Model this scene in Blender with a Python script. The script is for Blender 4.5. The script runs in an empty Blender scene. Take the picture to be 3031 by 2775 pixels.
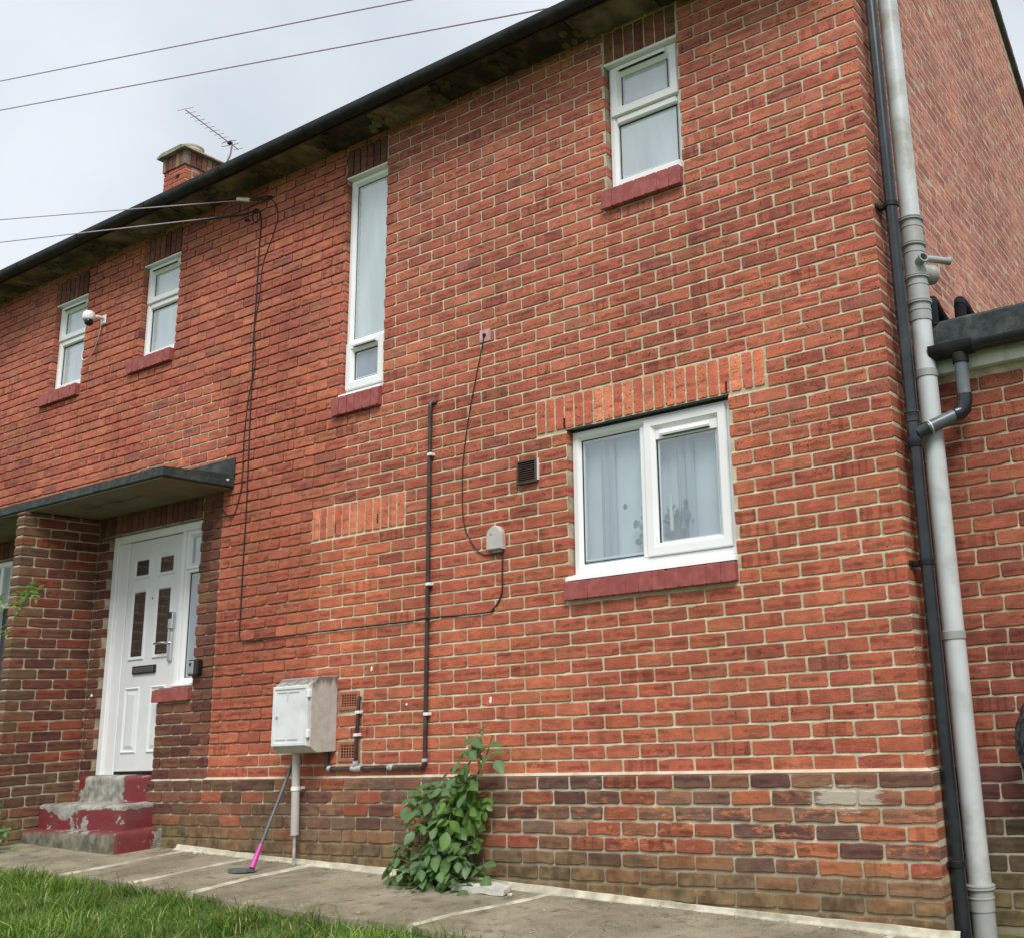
import bpy, bmesh, math, random
import numpy as np
from mathutils import Vector, Matrix, noise as mnoise
random.seed(7)
rng = np.random.default_rng(7)
SC = bpy.context.scene
COL = SC.collection

# ------------------------------------------------------------------ camera
cam_d = bpy.data.cameras.new('camera')
cam = bpy.data.objects.new('camera', cam_d); COL.objects.link(cam)
cam.location = (1.6788, -4.9085, 0.3532)
cam.rotation_euler = (1.8033, 0.0490, 0.5367)
cam_d.sensor_fit = 'HORIZONTAL'; cam_d.sensor_width = 36.0
cam_d.lens = 3022.48 * 36.0 / 3031.0
cam_d.shift_x = (1515.5 - 2071.5) / 3031.0
cam_d.shift_y = (1369.6 - 1387.5) / 3031.0
cam_d.clip_start = 0.05; cam_d.clip_end = 2000
SC.camera = cam
CAM = Vector(cam.location)

# ------------------------------------------------------------------ light
SUN_EL, SUN_AZ = 51.0, 40.0          # soft overcast light from the street side
w = bpy.data.worlds.new('World'); SC.world = w; w.use_nodes = True
nt = w.node_tree; nt.nodes.clear()
def wn(t): return nt.nodes.new(t)
out = wn('ShaderNodeOutputWorld'); bg = wn('ShaderNodeBackground')
sky = wn('ShaderNodeTexSky'); sky.sky_type = 'NISHITA'; sky.sun_disc = False
sky.sun_elevation = math.radians(SUN_EL); sky.sun_rotation = math.radians(180 + SUN_AZ)
sky.air_density = 1.0; sky.dust_density = 4.0; sky.ozone_density = 1.0
hs = wn('ShaderNodeHueSaturation'); hs.inputs['Saturation'].default_value = 0.22
tc = wn('ShaderNodeTexCoord')
cn = wn('ShaderNodeTexNoise'); cn.inputs['Scale'].default_value = 3.2; cn.inputs['Detail'].default_value = 4.0
cn.inputs['Roughness'].default_value = 0.45
cr = wn('ShaderNodeValToRGB')
cr.color_ramp.elements[0].position = 0.34; cr.color_ramp.elements[0].color = (2.75, 3.10, 3.45, 1)
cr.color_ramp.elements[1].position = 0.62; cr.color_ramp.elements[1].color = (3.75, 3.95, 4.30, 1)
mx = wn('ShaderNodeMix'); mx.data_type = 'RGBA'; mx.inputs[0].default_value = 0.88
L = nt.links.new
L(sky.outputs[0], hs.inputs['Color']); L(tc.outputs['Generated'], cn.inputs['Vector'])
L(cn.outputs['Fac'], cr.inputs['Fac'])
L(hs.outputs[0], mx.inputs[6]); L(cr.outputs[0], mx.inputs[7])
L(mx.outputs[2], bg.inputs['Color']); bg.inputs['Strength'].default_value = 0.1
L(bg.outputs[0], out.inputs['Surface'])

sd = bpy.data.lights.new('sun', 'SUN'); sun = bpy.data.objects.new('sun', sd); COL.objects.link(sun)
sd.energy = 1.5; sd.angle = math.radians(24); sd.color = (1.0, 0.97, 0.93)
sun.rotation_euler = (math.radians(90 - SUN_EL), 0, math.radians(SUN_AZ))
vs = SC.view_settings
vs.view_transform = 'Standard'; vs.look = 'None'; vs.gamma = 1.0; vs.use_curve_mapping = False
vs.exposure = 1.18
SC.cycles.max_bounces = 6; SC.cycles.transparent_max_bounces = 8

# ------------------------------------------------------------------ helpers: materials
MATS = {}
class M:
    """tiny node-graph helper"""
    def __init__(s, name):
        s.m = bpy.data.materials.new(name); s.m.use_nodes = True
        s.t = s.m.node_tree; s.t.nodes.clear()
        s.out = s.t.nodes.new('ShaderNodeOutputMaterial')
        s.b = s.t.nodes.new('ShaderNodeBsdfPrincipled')
        s.t.links.new(s.b.outputs[0], s.out.inputs[0])
        MATS[name] = s.m
    def n(s, t, **kw):
        x = s.t.nodes.new(t)
        for k, v in kw.items(): setattr(x, k, v)
        return x
    def l(s, a, b): s.t.links.new(a, b)
    def val(s, x, sock):
        if isinstance(x, (int, float)): sock.default_value = x
        elif isinstance(x, tuple): sock.default_value = x if len(x) == len(sock.default_value) else (*x, 1)
        else: s.l(x, sock)
    def math(s, op, a, b=0.0, c=None, clamp=False):
        x = s.n('ShaderNodeMath', operation=op, use_clamp=clamp)
        s.val(a, x.inputs[0]); s.val(b, x.inputs[1])
        if c is not None: s.val(c, x.inputs[2])
        return x.outputs[0]
    def mix(s, f, a, b, blend='MIX'):
        x = s.n('ShaderNodeMix', data_type='RGBA', blend_type=blend)
        s.val(f, x.inputs[0]); s.val(a, x.inputs[6]); s.val(b, x.inputs[7])
        return x.outputs[2]
    def ss(s, v, a, b, lo=0.0, hi=1.0):
        x = s.n('ShaderNodeMapRange', interpolation_type='SMOOTHSTEP')
        s.val(v, x.inputs[0]); s.val(a, x.inputs[1]); s.val(b, x.inputs[2]); s.val(lo, x.inputs[3]); s.val(hi, x.inputs[4])
        return x.outputs[0]
    def noise(s, vec, scale, detail=3.0, rough=0.55, dist=0.0):
        x = s.n('ShaderNodeTexNoise'); s.l(vec, x.inputs['Vector'])
        x.inputs['Scale'].default_value = scale; x.inputs['Detail'].default_value = detail
        x.inputs['Roughness'].default_value = rough; x.inputs['Distortion'].default_value = dist
        return x.outputs['Fac']
    def pos(s):
        return s.n('ShaderNodeNewGeometry').outputs['Position']
    def obj(s):
        return s.n('ShaderNodeTexCoord').outputs['Object']
    def xyz(s, v):
        x = s.n('ShaderNodeSeparateXYZ'); s.l(v, x.inputs[0]); return x.outputs
    def comb(s, a, b, c):
        x = s.n('ShaderNodeCombineXYZ'); s.val(a, x.inputs[0]); s.val(b, x.inputs[1]); s.val(c, x.inputs[2]); return x.outputs[0]
    def attr(s, name):
        return s.n('ShaderNodeAttribute', attribute_name=name)
    def bump(s, h, strength=0.3, dist=0.01):
        x = s.n('ShaderNodeBump'); x.inputs['Strength'].default_value = strength; x.inputs['Distance'].default_value = dist
        s.l(h, x.inputs['Height']); s.l(x.outputs[0], s.b.inputs['Normal'])
    def setp(s, **kw):
        for k, v in kw.items():
            s.val(v, s.b.inputs[k.replace('_', ' ')])

def brick_material():
    m = M('brick')
    info = m.n('ShaderNodeObjectInfo')
    ca = m.attr('col'); la = m.attr('loc')
    col = m.mix(1.0, ca.outputs['Color'], info.outputs['Color'], 'ADD')
    u, v, s0 = m.xyz(la.outputs['Vector'])
    seed = m.math('FRACT', m.math('ADD', s0, m.math('MULTIPLY', info.outputs['Random'], 7.31)))
    sd10 = m.math('MULTIPLY', seed, 173.0)
    lv = m.comb(u, v, sd10)
    P = m.pos(); px, py, pz = m.xyz(P)
    # broad mottling inside each brick
    n1 = m.noise(m.comb(m.math('MULTIPLY', u, 9.0), m.math('MULTIPLY', v, 22.0), sd10), 1.0, 4.0)
    c = m.mix(m.ss(n1, 0.3, 0.7), m.mix(1.0, col, (0.83, 0.81, 0.83, 1), 'MULTIPLY'), m.mix(1.0, col, (1.14, 1.13, 1.11, 1), 'MULTIPLY'))
    # dragged dark fold running along the face
    n2 = m.noise(m.comb(m.math('MULTIPLY', u, 9.0), sd10, 0.0), 1.0, 2.0)
    off = m.math('ADD', m.math('MULTIPLY', m.math('SUBTRACT', n2, 0.5), 0.045), m.math('MULTIPLY', m.math('SUBTRACT', m.math('FRACT', m.math('MULTIPLY', seed, 13.7)), 0.5), 0.03))
    d = m.math('ABSOLUTE', m.math('SUBTRACT', v, off))
    n3 = m.noise(m.comb(m.math('MULTIPLY', u, 14.0), sd10, 4.0), 1.0, 2.0)
    gate = m.ss(m.math('FRACT', m.math('MULTIPLY', seed, 29.3)), 0.3, 0.5)
    band = m.math('MULTIPLY', m.math('MULTIPLY', m.ss(d, 0.005, 0.015, 1.0, 0.0), m.ss(n3, 0.36, 0.55)), gate)
    c = m.mix(m.math('MULTIPLY', band, 0.62), c, m.mix(1.0, c, (0.46, 0.38, 0.46, 1), 'MULTIPLY'))
    # vertical kiss marks on a few
    gk = m.ss(m.math('FRACT', m.math('MULTIPLY', seed, 51.7)), 0.90, 0.92)
    n4 = m.noise(m.comb(m.math('MULTIPLY', u, 26.0), 0.0, sd10), 1.0, 0.0)
    c = m.mix(m.math('MULTIPLY', m.math('MULTIPLY', gk, m.ss(n4, 0.52, 0.56)), 0.55), c, m.mix(1.0, c, (0.55, 0.45, 0.5, 1), 'MULTIPLY'))
    # fine drag lines
    dl = m.noise(m.comb(m.math('MULTIPLY', u, 16.0), m.math('MULTIPLY', v, 150.0), sd10), 1.0, 3.0, 0.65)
    c = m.mix(m.math('MULTIPLY', m.math('FRACT', m.math('MULTIPLY', seed, 7.7)), 0.8), c, m.mix(1.0, c, m.mix(m.ss(dl, 0.3, 0.7), (0.70, 0.66, 0.68, 1), (1.25, 1.25, 1.22, 1)), 'MULTIPLY'))
    # grain + pits
    g = m.noise(P, 210.0, 3.0, 0.7)
    c = m.mix(0.55, c, m.mix(1.0, c, m.mix(m.ss(g, 0.3, 0.7), (0.52, 0.52, 0.52, 1), (1.42, 1.42, 1.42, 1)), 'MULTIPLY'))
    pit = m.noise(P, 75.0, 2.0, 0.6)
    hi = m.math('MULTIPLY', m.ss(pz, 1.3, 2.0), m.ss(px, -4.3, -3.6))
    pg = m.ss(m.math('ADD', m.noise(lv, 7.0, 2.0), m.math('MULTIPLY', hi, 0.12)), 0.52, 0.66)
    pits = m.math('MULTIPLY', m.ss(pit, 0.60, 0.66), pg)
    c = m.mix(m.math('MULTIPLY', pits, 0.75), c, (0.035, 0.02, 0.016, 1))
    # old lime bloom and mortar smears
    bl = m.noise(m.comb(px, m.math('MULTIPLY', pz, 2.5), py), 9.0, 5.0, 0.65)
    c = m.mix(m.ss(bl, 0.60, 0.80, 0.0, 0.38), c, (0.55, 0.40, 0.32, 1))
    # broad weathering of the wall
    wv = m.noise(P, 0.9, 3.0)
    c = m.mix(1.0, c, m.mix(m.ss(wv, 0.3, 0.7), (0.80, 0.79, 0.81, 1), (1.1, 1.1, 1.08, 1)), 'MULTIPLY')
    vst = m.noise(m.comb(m.math('MULTIPLY', px, 5.0), 0.0, m.math('MULTIPLY', pz, 0.55)), 1.0, 4.0, 0.6)
    c = m.mix(m.ss(vst, 0.56, 0.74, 0.0, 0.42), c, m.mix(1.0, c, (0.50, 0.50, 0.55, 1), 'MULTIPLY'))
    # spalled faces low on the plinth: orange core showing through
    low = m.math('MULTIPLY', m.math('MULTIPLY', m.ss(pz, 0.0, -0.12), m.ss(py, 0.15, 0.05)), m.ss(px, -3.6, -1.4))
    sp = m.noise(m.comb(m.math('MULTIPLY', u, 11.0), m.math('MULTIPLY', v, 30.0), m.math('ADD', sd10, 3.0)), 1.0, 7.0, 0.74, 0.4)
    gs = m.math('MULTIPLY', m.ss(m.math('FRACT', m.math('ADD', m.math('MULTIPLY', seed, 17.9), 0.0)), m.ss(px, -2.2, -0.9, 0.40, 0.22), m.ss(px, -2.2, -0.9, 0.60, 0.42)), m.ss(pz, -0.06, -0.20, 0.45, 1.0))
    spm = m.math('MULTIPLY', m.math('MULTIPLY', m.ss(sp, 0.505, 0.60), gs), low)
    c = m.mix(m.math('MULTIPLY', spm, 0.85), c, m.mix(m.ss(g, 0.3, 0.7), (0.42, 0.13, 0.055, 1), (0.55, 0.21, 0.10, 1)))
    # algae and soil staining close to the ground
    zz = m.math('ADD', m.math('ADD', pz, m.math('MULTIPLY', px, 0.043)), m.math('MULTIPLY', m.noise(P, 3.0, 4.0), 0.30))
    al = m.math('MULTIPLY', m.ss(zz, -0.24, -0.52), 0.76)
    c = m.mix(al, c, m.mix(m.ss(m.noise(P, 14.0, 3.0), 0.3, 0.7), (0.082, 0.062, 0.030, 1), (0.24, 0.175, 0.085, 1)))
    # grey cement smear over a few plinth bricks at the right
    cx = m.math('SUBTRACT', px, -0.415); cz = m.math('SUBTRACT', pz, -0.125)
    rr = m.math('ADD', m.math('POWER', m.math('MULTIPLY', cx, 5.6), 2.0), m.math('POWER', m.math('MULTIPLY', cz, 16.0), 2.0))
    rr = m.math('ADD', rr, m.math('MULTIPLY', m.math('SUBTRACT', m.noise(m.comb(m.math('MULTIPLY', px, 6.0), 0.0, m.math('MULTIPLY', pz, 30.0)), 1.6, 5.0, 0.7), 0.5), 4.5))
    c = m.mix(m.ss(rr, 1.35, 0.45, 0.0, 0.85), c, (0.47, 0.43, 0.35, 1))
    # soot above and on the party wall of the porch
    m.setp(Base_Color=c, Roughness=0.88); m.b.inputs['Specular IOR Level'].default_value = 0.25
    h = m.math('ADD', m.math('MULTIPLY', g, 0.8), m.math('ADD', m.math('MULTIPLY', n1, 0.35), m.math('MULTIPLY', pits, -1.2)))
    m.bump(m.math('ADD', h, m.math('MULTIPLY', dl, 0.8)), 0.45, 0.004)

def mortar_material():
    m = M('mortar')
    rep = m.attr('rep').outputs['Fac']
    P = m.pos(); px, py, pz = m.xyz(P)
    n = m.noise(P, 9.0, 4.0, 0.6); g = m.noise(P, 160.0, 3.0, 0.7)
    old = m.mix(m.ss(n, 0.3, 0.7), (0.25, 0.195, 0.14, 1), (0.52, 0.43, 0.32, 1))
    new = m.mix(m.ss(n, 0.3, 0.7), (0.45, 0.39, 0.265, 1), (0.64, 0.56, 0.40, 1))
    c = m.mix(m.ss(rep, 0.0, 1.0), old, new)
    ln = m.math('MULTIPLY', m.ss(m.math('ABSOLUTE', m.math('SUBTRACT', pz, 0.004)), 0.022, 0.010), m.ss(py, 0.03, 0.02))
    wh = m.math('MULTIPLY', m.ss(pz, 0.03, -0.02), m.ss(m.noise(P, 5.0, 4.0), 0.40, 0.6))
    c = m.mix(m.math('MULTIPLY', wh, 0.55), c, (0.62, 0.58, 0.48, 1))
    c = m.mix(m.ss(m.noise(P, 2.3, 5.0, 0.65), 0.48, 0.72, 0.0, 0.45), c, (0.24, 0.195, 0.135, 1))
    c = m.mix(m.math('MULTIPLY', m.math('MULTIPLY', ln, m.ss(m.noise(P, 5.0, 5.0, 0.7), 0.38, 0.60)), 0.6), c, (0.60, 0.56, 0.46, 1))
    c = m.mix(0.5, c, m.mix(1.0, c, m.mix(m.ss(g, 0.3, 0.7), (0.65, 0.65, 0.65, 1), (1.3, 1.3, 1.3, 1)), 'MULTIPLY'))
    zz = m.math('ADD', m.math('ADD', pz, m.math('MULTIPLY', px, 0.043)), m.math('MULTIPLY', m.noise(P, 4.0, 4.0), 0.3))
    c = m.mix(m.math('MULTIPLY', m.ss(zz, -0.22, -0.5), 0.65), c, (0.13, 0.105, 0.055, 1))
    m.setp(Base_Color=c, Roughness=0.95); m.b.inputs['Specular IOR Level'].default_value = 0.15
    m.bump(m.math('ADD', g, m.math('MULTIPLY', n, 1.5)), 0.6, 0.006)

def simple(name, col, rough=0.6, var=0.25, scale=20.0, grain=150.0, bump=0.15, spec=0.4, dirt=None, dirt_amt=0.0, dirt_scale=4.0, metallic=0.0):
    m = M(name)
    P = m.pos()
    n = m.noise(P, scale, 4.0); g = m.noise(P, grain, 2.0)
    lo = tuple(c * (1 - var) for c in col) + (1,); hi = tuple(min(1, c * (1 + var)) for c in col) + (1,)
    c = m.mix(m.ss(n, 0.3, 0.7), lo, hi)
    if dirt:
        d = m.noise(P, dirt_scale, 5.0, 0.65)
        c = m.mix(m.ss(d, 0.45, 0.75, 0.0, dirt_amt), c, (*dirt, 1))
    m.setp(Base_Color=c, Roughness=rough, Metallic=metallic); m.b.inputs['Specular IOR Level'].default_value = spec
    if bump: m.bump(m.math('ADD', g, n), bump, 0.004)
    return m

brick_material(); mortar_material()
simple('upvc', (0.80, 0.80, 0.80), 0.28, 0.03, 6, 60, 0.0, 0.5, (0.62, 0.60, 0.55), 0.35, 3)
simple('door_white', (0.70, 0.71, 0.71), 0.4, 0.03, 6, 300, 0.12, 0.4)
simple('black_plastic', (0.016, 0.019, 0.023), 0.27, 0.25, 8, 90, 0.03, 0.5, (0.05, 0.056, 0.06), 0.5, 5)
simple('grey_plastic', (0.52, 0.545, 0.55), 0.35, 0.05, 4, 90, 0.02, 0.45, (0.27, 0.255, 0.20), 0.85, 2.6)
simple('collar_grey', (0.33, 0.335, 0.32), 0.42, 0.08, 6, 90, 0.03, 0.4, (0.20, 0.20, 0.16), 0.5, 4)
simple('slate_pipe', (0.085, 0.10, 0.115), 0.35, 0.2, 8, 90, 0.03, 0.5, (0.25, 0.26, 0.26), 0.4, 7)
simple('foam', (0.012, 0.012, 0.013), 0.9, 0.3, 30, 120, 0.4, 0.2)
simple('felt', (0.035, 0.043, 0.044), 0.85, 0.35, 25, 260, 0.5, 0.3, (0.11, 0.125, 0.10), 0.55, 9)
simple('gutter_black', (0.011, 0.0115, 0.0115), 0.6, 0.3, 10, 80, 0.05, 0.25, (0.045, 0.05, 0.03), 0.5, 5)
simple('soffit', (0.15, 0.125, 0.09), 0.9, 0.5, 4, 90, 0.3, 0.2, (0.020, 0.019, 0.017), 0.95, 3.0)
simple('canopy_board', (0.20, 0.17, 0.125), 0.9, 0.25, 3, 60, 0.2, 0.2, (0.08, 0.07, 0.05), 0.6, 3)
simple('soffit_dark', (0.05, 0.043, 0.035), 0.9, 0.5, 4, 90, 0.3, 0.2, (0.13, 0.11, 0.08), 0.7, 4.0)
simple('white_board', (0.62, 0.62, 0.58), 0.6, 0.08, 6, 90, 0.1, 0.3, (0.30, 0.28, 0.24), 0.55, 8)
simple('roof_tile', (0.09, 0.06, 0.05), 0.85, 0.3, 6, 90, 0.3)
simple('verge', (0.10, 0.09, 0.075), 0.9, 0.35, 8, 90, 0.3)
simple('cream_stone', (0.27, 0.26, 0.20), 0.9, 0.3, 7, 70, 0.3, 0.2, (0.09, 0.095, 0.05), 0.85, 6)
simple('pot_clay', (0.50, 0.42, 0.32), 0.8, 0.15, 10, 90, 0.2)
simple('aerial_metal', (0.55, 0.45, 0.50), 0.5, 0.1, 10, 90, 0.0, 0.4, metallic=0.4)
simple('wire_black', (0.02, 0.018, 0.018), 0.6, 0.2, 10, 90, 0.0)
simple('wire_grey', (0.46, 0.40, 0.48), 0.6, 0.1, 10, 90, 0.0)
simple('white_plastic', (0.78, 0.78, 0.77), 0.35, 0.03, 10, 90, 0.0)
simple('black_gloss', (0.012, 0.012, 0.013), 0.22, 0.2, 10, 90, 0.0)
simple('pale_grey_plastic', (0.45, 0.42, 0.39), 0.5, 0.06, 8, 90, 0.05, 0.35)
simple('pink_plate', (0.52, 0.30, 0.28), 0.75, 0.25, 18, 90, 0.2)
simple('brown_pipe', (0.045, 0.028, 0.024), 0.42, 0.35, 18, 90, 0.1, 0.45, (0.16, 0.12, 0.10), 0.5, 14)
simple('lead_solder', (0.34, 0.36, 0.35), 0.6, 0.3, 30, 90, 0.3, dirt=(0.65, 0.66, 0.64), dirt_amt=0.7, dirt_scale=25)
simple('box_front', (0.70, 0.72, 0.72), 0.45, 0.05, 8, 90, 0.05, 0.35, (0.50, 0.52, 0.52), 0.6, 5)
simple('brown_plastic', (0.075, 0.045, 0.035), 0.45, 0.15, 8, 90, 0.03)
simple('terracotta', (0.36, 0.13, 0.075), 0.85, 0.2, 20, 120, 0.2)
simple('dark_void', (0.008, 0.008, 0.008), 0.95, 0.1, 8, 90, 0.0)
simple('spacer_grey', (0.52, 0.58, 0.60), 0.3, 0.05, 8, 90, 0.0, 0.5)
simple('chrome', (0.62, 0.62, 0.62), 0.22, 0.03, 8, 90, 0.0, metallic=1.0)
simple('letter_metal', (0.16, 0.14, 0.14), 0.35, 0.1, 8, 90, 0.0, metallic=0.6)
simple('silver_plastic', (0.34, 0.37, 0.39), 0.35, 0.05, 8, 90, 0.0, metallic=0.3)
simple('slate_grey', (0.035, 0.042, 0.05), 0.5, 0.1, 8, 90, 0.0)
simple('magenta', (0.50, 0.045, 0.30), 0.4, 0.1, 8, 90, 0.0)
simple('tool_grey', (0.10, 0.105, 0.115), 0.45, 0.15, 8, 90, 0.05)
simple('stem_brown', (0.10, 0.075, 0.04), 0.8, 0.25, 30, 120, 0.2)
simple('stem_green', (0.10, 0.15, 0.05), 0.7, 0.2, 30, 120, 0.0)
simple('bin_bag_black', (0.008, 0.008, 0.009), 0.25, 0.2, 8, 40, 0.15, 0.6)
simple('curtain_cloth', (0.78, 0.81, 0.83), 0.9, 0.04, 6, 200, 0.05, 0.1)
simple('curtain_grey', (0.52, 0.55, 0.60), 0.9, 0.04, 6, 200, 0.05, 0.1)
simple('sage_leaf', (0.16, 0.21, 0.19), 0.7, 0.25, 30, 100, 0.0)
simple('dry_leaf', (0.40, 0.40, 0.27), 0.7, 0.2, 30, 100, 0.0)
simple('concrete_pale', (0.50, 0.49, 0.44), 0.9, 0.15, 12, 90, 0.3, 0.2, (0.25, 0.24, 0.19), 0.6, 9)
simple('fillet', (0.47, 0.44, 0.34), 0.95, 0.25, 9, 140, 0.4, 0.15, (0.22, 0.19, 0.13), 0.8, 8)

def sill_paint():
    m = M('red_paint'); P = m.pos()
    n = m.noise(P, 18.0, 5.0, 0.65); g = m.noise(P, 160.0, 2.0)
    c = m.mix(m.ss(n, 0.35, 0.7), (0.26, 0.055, 0.048, 1), (0.36, 0.095, 0.085, 1))
    f = m.noise(P, 38.0, 5.0, 0.7)
    c = m.mix(m.ss(f, 0.66, 0.72, 0.0, 0.7), c, (0.13, 0.06, 0.045, 1))
    m.setp(Base_Color=c, Roughness=0.7); m.bump(m.math('ADD', g, n), 0.3, 0.004)
sill_paint()

def step_paint():
    m = M('step_paint'); P = m.pos(); px, py, pz = m.xyz(P)
    a = m.noise(P, 4.2, 6.0, 0.62, 0.3); g = m.noise(P, 60.0, 4.0, 0.7)
    red = m.mix(m.ss(g, 0.3, 0.7), (0.15, 0.014, 0.018, 1), (0.21, 0.026, 0.03, 1))
    con = m.mix(m.ss(m.noise(P, 13.0, 7.0, 0.72), 0.32, 0.68), (0.17, 0.16, 0.125, 1), (0.44, 0.43, 0.385, 1))
    rag = m.ss(m.noise(P, 16.0, 5.0, 0.7), 0.3, 0.7)
    # worn bare: left part of the top riser, the upper arris of the middle step, treads
    w1 = m.math('MULTIPLY', m.ss(pz, -0.163, -0.15), m.math('MULTIPLY', m.ss(m.math('ADD', px, m.math('MULTIPLY', a, 0.5)), -6.20, -6.26), m.ss(px, -7.06, -6.99)))
    w2 = m.math('MULTIPLY', m.ss(m.math('ADD', pz, m.math('MULTIPLY', a, 0.11)), -0.155, -0.125), m.ss(pz, -0.15, -0.16))
    w3 = m.ss(m.math('ADD', a, m.math('MULTIPLY', rag, 0.07)), 0.60, 0.625)
    chip = m.ss(m.math('ADD', m.math('MAXIMUM', m.math('MAXIMUM', w1, w2), w3), m.math('MULTIPLY', m.math('SUBTRACT', rag, 0.5), 0.35)), 0.36, 0.62)
    c = m.mix(chip, red, con)
    bare = m.ss(m.math('ADD', pz, m.math('MULTIPLY', m.noise(P, 7.0, 4.0), 0.05)), -0.31, -0.345)   # the lowest riser has lost its paint
    bare = m.math('MULTIPLY', bare, m.ss(px, -5.955, -5.985))
    moss = m.mix(m.ss(m.noise(P, 11.0, 7.0, 0.74), 0.34, 0.70), (0.065, 0.060, 0.038, 1), (0.24, 0.22, 0.16, 1))
    c = m.mix(m.ss(m.noise(P, 3.5, 5.0, 0.65), 0.45, 0.75, 0.0, 0.5), c, (0.13, 0.10, 0.08, 1))
    c = m.mix(bare, c, moss)
    m.setp(Base_Color=c, Roughness=0.65); m.bump(m.math('SUBTRACT', g, m.math('MULTIPLY', chip, 0.6)), 0.5, 0.005)
step_paint()

def box_side():
    m = M('box_side'); P = m.pos(); px, py, pz = m.xyz(P)
    n = m.noise(P, 14.0, 5.0, 0.7)
    c = m.mix(m.ss(n, 0.3, 0.7), (0.44, 0.40, 0.355, 1), (0.56, 0.53, 0.48, 1))
    st = m.noise(m.comb(m.math('MULTIPLY', px, 40.0), m.math('MULTIPLY', py, 40.0), m.math('MULTIPLY', pz, 6.0)), 1.0, 4.0, 0.6)
    top = m.ss(m.math('ADD', pz, m.math('MULTIPLY', m.math('SUBTRACT', st, 0.5), 0.22)), 0.58, 0.66)
    c = m.mix(m.math('MULTIPLY', top, 0.8), c, (0.07, 0.06, 0.055, 1))
    c = m.mix(m.ss(m.noise(P, 60.0, 4.0), 0.6, 0.72, 0.0, 0.5), c, (0.20, 0.18, 0.15, 1))
    m.setp(Base_Color=c, Roughness=0.8); m.bump(n, 0.2, 0.004)
box_side()

def pane_material(name, col, rough=0.06):
    m = M(name); P = m.obj()
    px, py, pz = m.xyz(m.pos())
    n = m.noise(m.comb(m.math('MULTIPLY', px, 5.0), py, m.math('ADD', m.math('MULTIPLY', pz, 1.2), px)), 0.8, 3.0)
    c = m.mix(m.ss(n, 0.3, 0.7), tuple(x * 0.80 for x in col) + (1,), tuple(x * 1.05 for x in col) + (1,))
    m.setp(Base_Color=c, Roughness=rough); m.b.inputs['Specular IOR Level'].default_value = 0.6
    m.b.inputs['Coat Weight'].default_value = 1.0; m.b.inputs['Coat IOR'].default_value = 1.75; m.b.inputs['Coat Roughness'].default_value = 0.02
pane_material('frosted_pane', (0.40, 0.46, 0.50), 0.25)
pane_material('frosted_pane_cool', (0.46, 0.54, 0.57), 0.25)
pane_material('dark_pane', (0.045, 0.042, 0.035), 0.12)
pane_material('door_side_pane', (0.22, 0.26, 0.31), 0.15)

def clear_glass():
    m = M('clear_glass')
    tr = m.n('ShaderNodeBsdfTransparent'); tr.inputs[0].default_value = (0.86, 0.90, 0.90, 1)
    gl = m.n('ShaderNodeBsdfGlossy'); gl.inputs['Roughness'].default_value = 0.01; gl.inputs[0].default_value = (0.9, 0.95, 1, 1)
    fr = m.n('ShaderNodeFresnel'); fr.inputs[0].default_value = 1.9
    f = m.math('MINIMUM', m.math('MULTIPLY', fr.outputs[0], 2.4), 1.0)
    f = m.math('MULTIPLY', f, m.math('SUBTRACT', 1.0, m.n('ShaderNodeNewGeometry').outputs['Backfacing']))
    mixs = m.n('ShaderNodeMixShader'); m.l(f, mixs.inputs[0]); m.l(tr.outputs[0], mixs.inputs[1]); m.l(gl.outputs[0], mixs.inputs[2])
    m.l(mixs.outputs[0], m.out.inputs[0])
clear_glass()

def leaf_material(name, a, b, trans=0.3):
    m = M(name)
    info = m.n('ShaderNodeObjectInfo'); P = m.pos()
    n = m.noise(P, 26.0, 3.0)
    f = m.math('ADD', m.math('MULTIPLY', info.outputs['Random'], 0.65), m.math('MULTIPLY', n, 0.35), clamp=True)
    c = m.mix(f, (*a, 1), (*b, 1))
    lc = m.attr('vein').outputs['Fac']
    c = m.mix(m.math('MULTIPLY', lc, 0.35), c, (0.22, 0.30, 0.14, 1))
    m.setp(Base_Color=c, Roughness=0.42); m.b.inputs['Specular IOR Level'].default_value = 0.45
    tl = m.n('ShaderNodeBsdfTranslucent'); m.l(m.mix(1.0, c, (1.3, 1.5, 0.7, 1), 'MULTIPLY'), tl.inputs[0])
    ms = m.n('ShaderNodeMixShader'); ms.inputs[0].default_value = trans
    m.l(m.b.outputs[0], ms.inputs[1]); m.l(tl.outputs[0], ms.inputs[2]); m.l(ms.outputs[0], m.out.inputs[0])
leaf_material('leaf_green', (0.045, 0.108, 0.036), (0.13, 0.235, 0.075))
leaf_material('leaf_bright', (0.10, 0.24, 0.04), (0.20, 0.36, 0.08), 0.4)

def grass_material():
    m = M('grass_blade'); ca = m.attr('col')
    m.setp(Base_Color=ca.outputs['Color'], Roughness=0.55); m.b.inputs['Specular IOR Level'].default_value = 0.35
    tl = m.n('ShaderNodeBsdfTranslucent'); m.l(m.mix(1.0, ca.outputs['Color'], (1.3, 1.4, 0.7, 1), 'MULTIPLY'), tl.inputs[0])
    ms = m.n('ShaderNodeMixShader'); ms.inputs[0].default_value = 0.3
    m.l(m.b.outputs[0], ms.inputs[1]); m.l(tl.outputs[0], ms.inputs[2]); m.l(ms.outputs[0], m.out.inputs[0])
grass_material()

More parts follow.
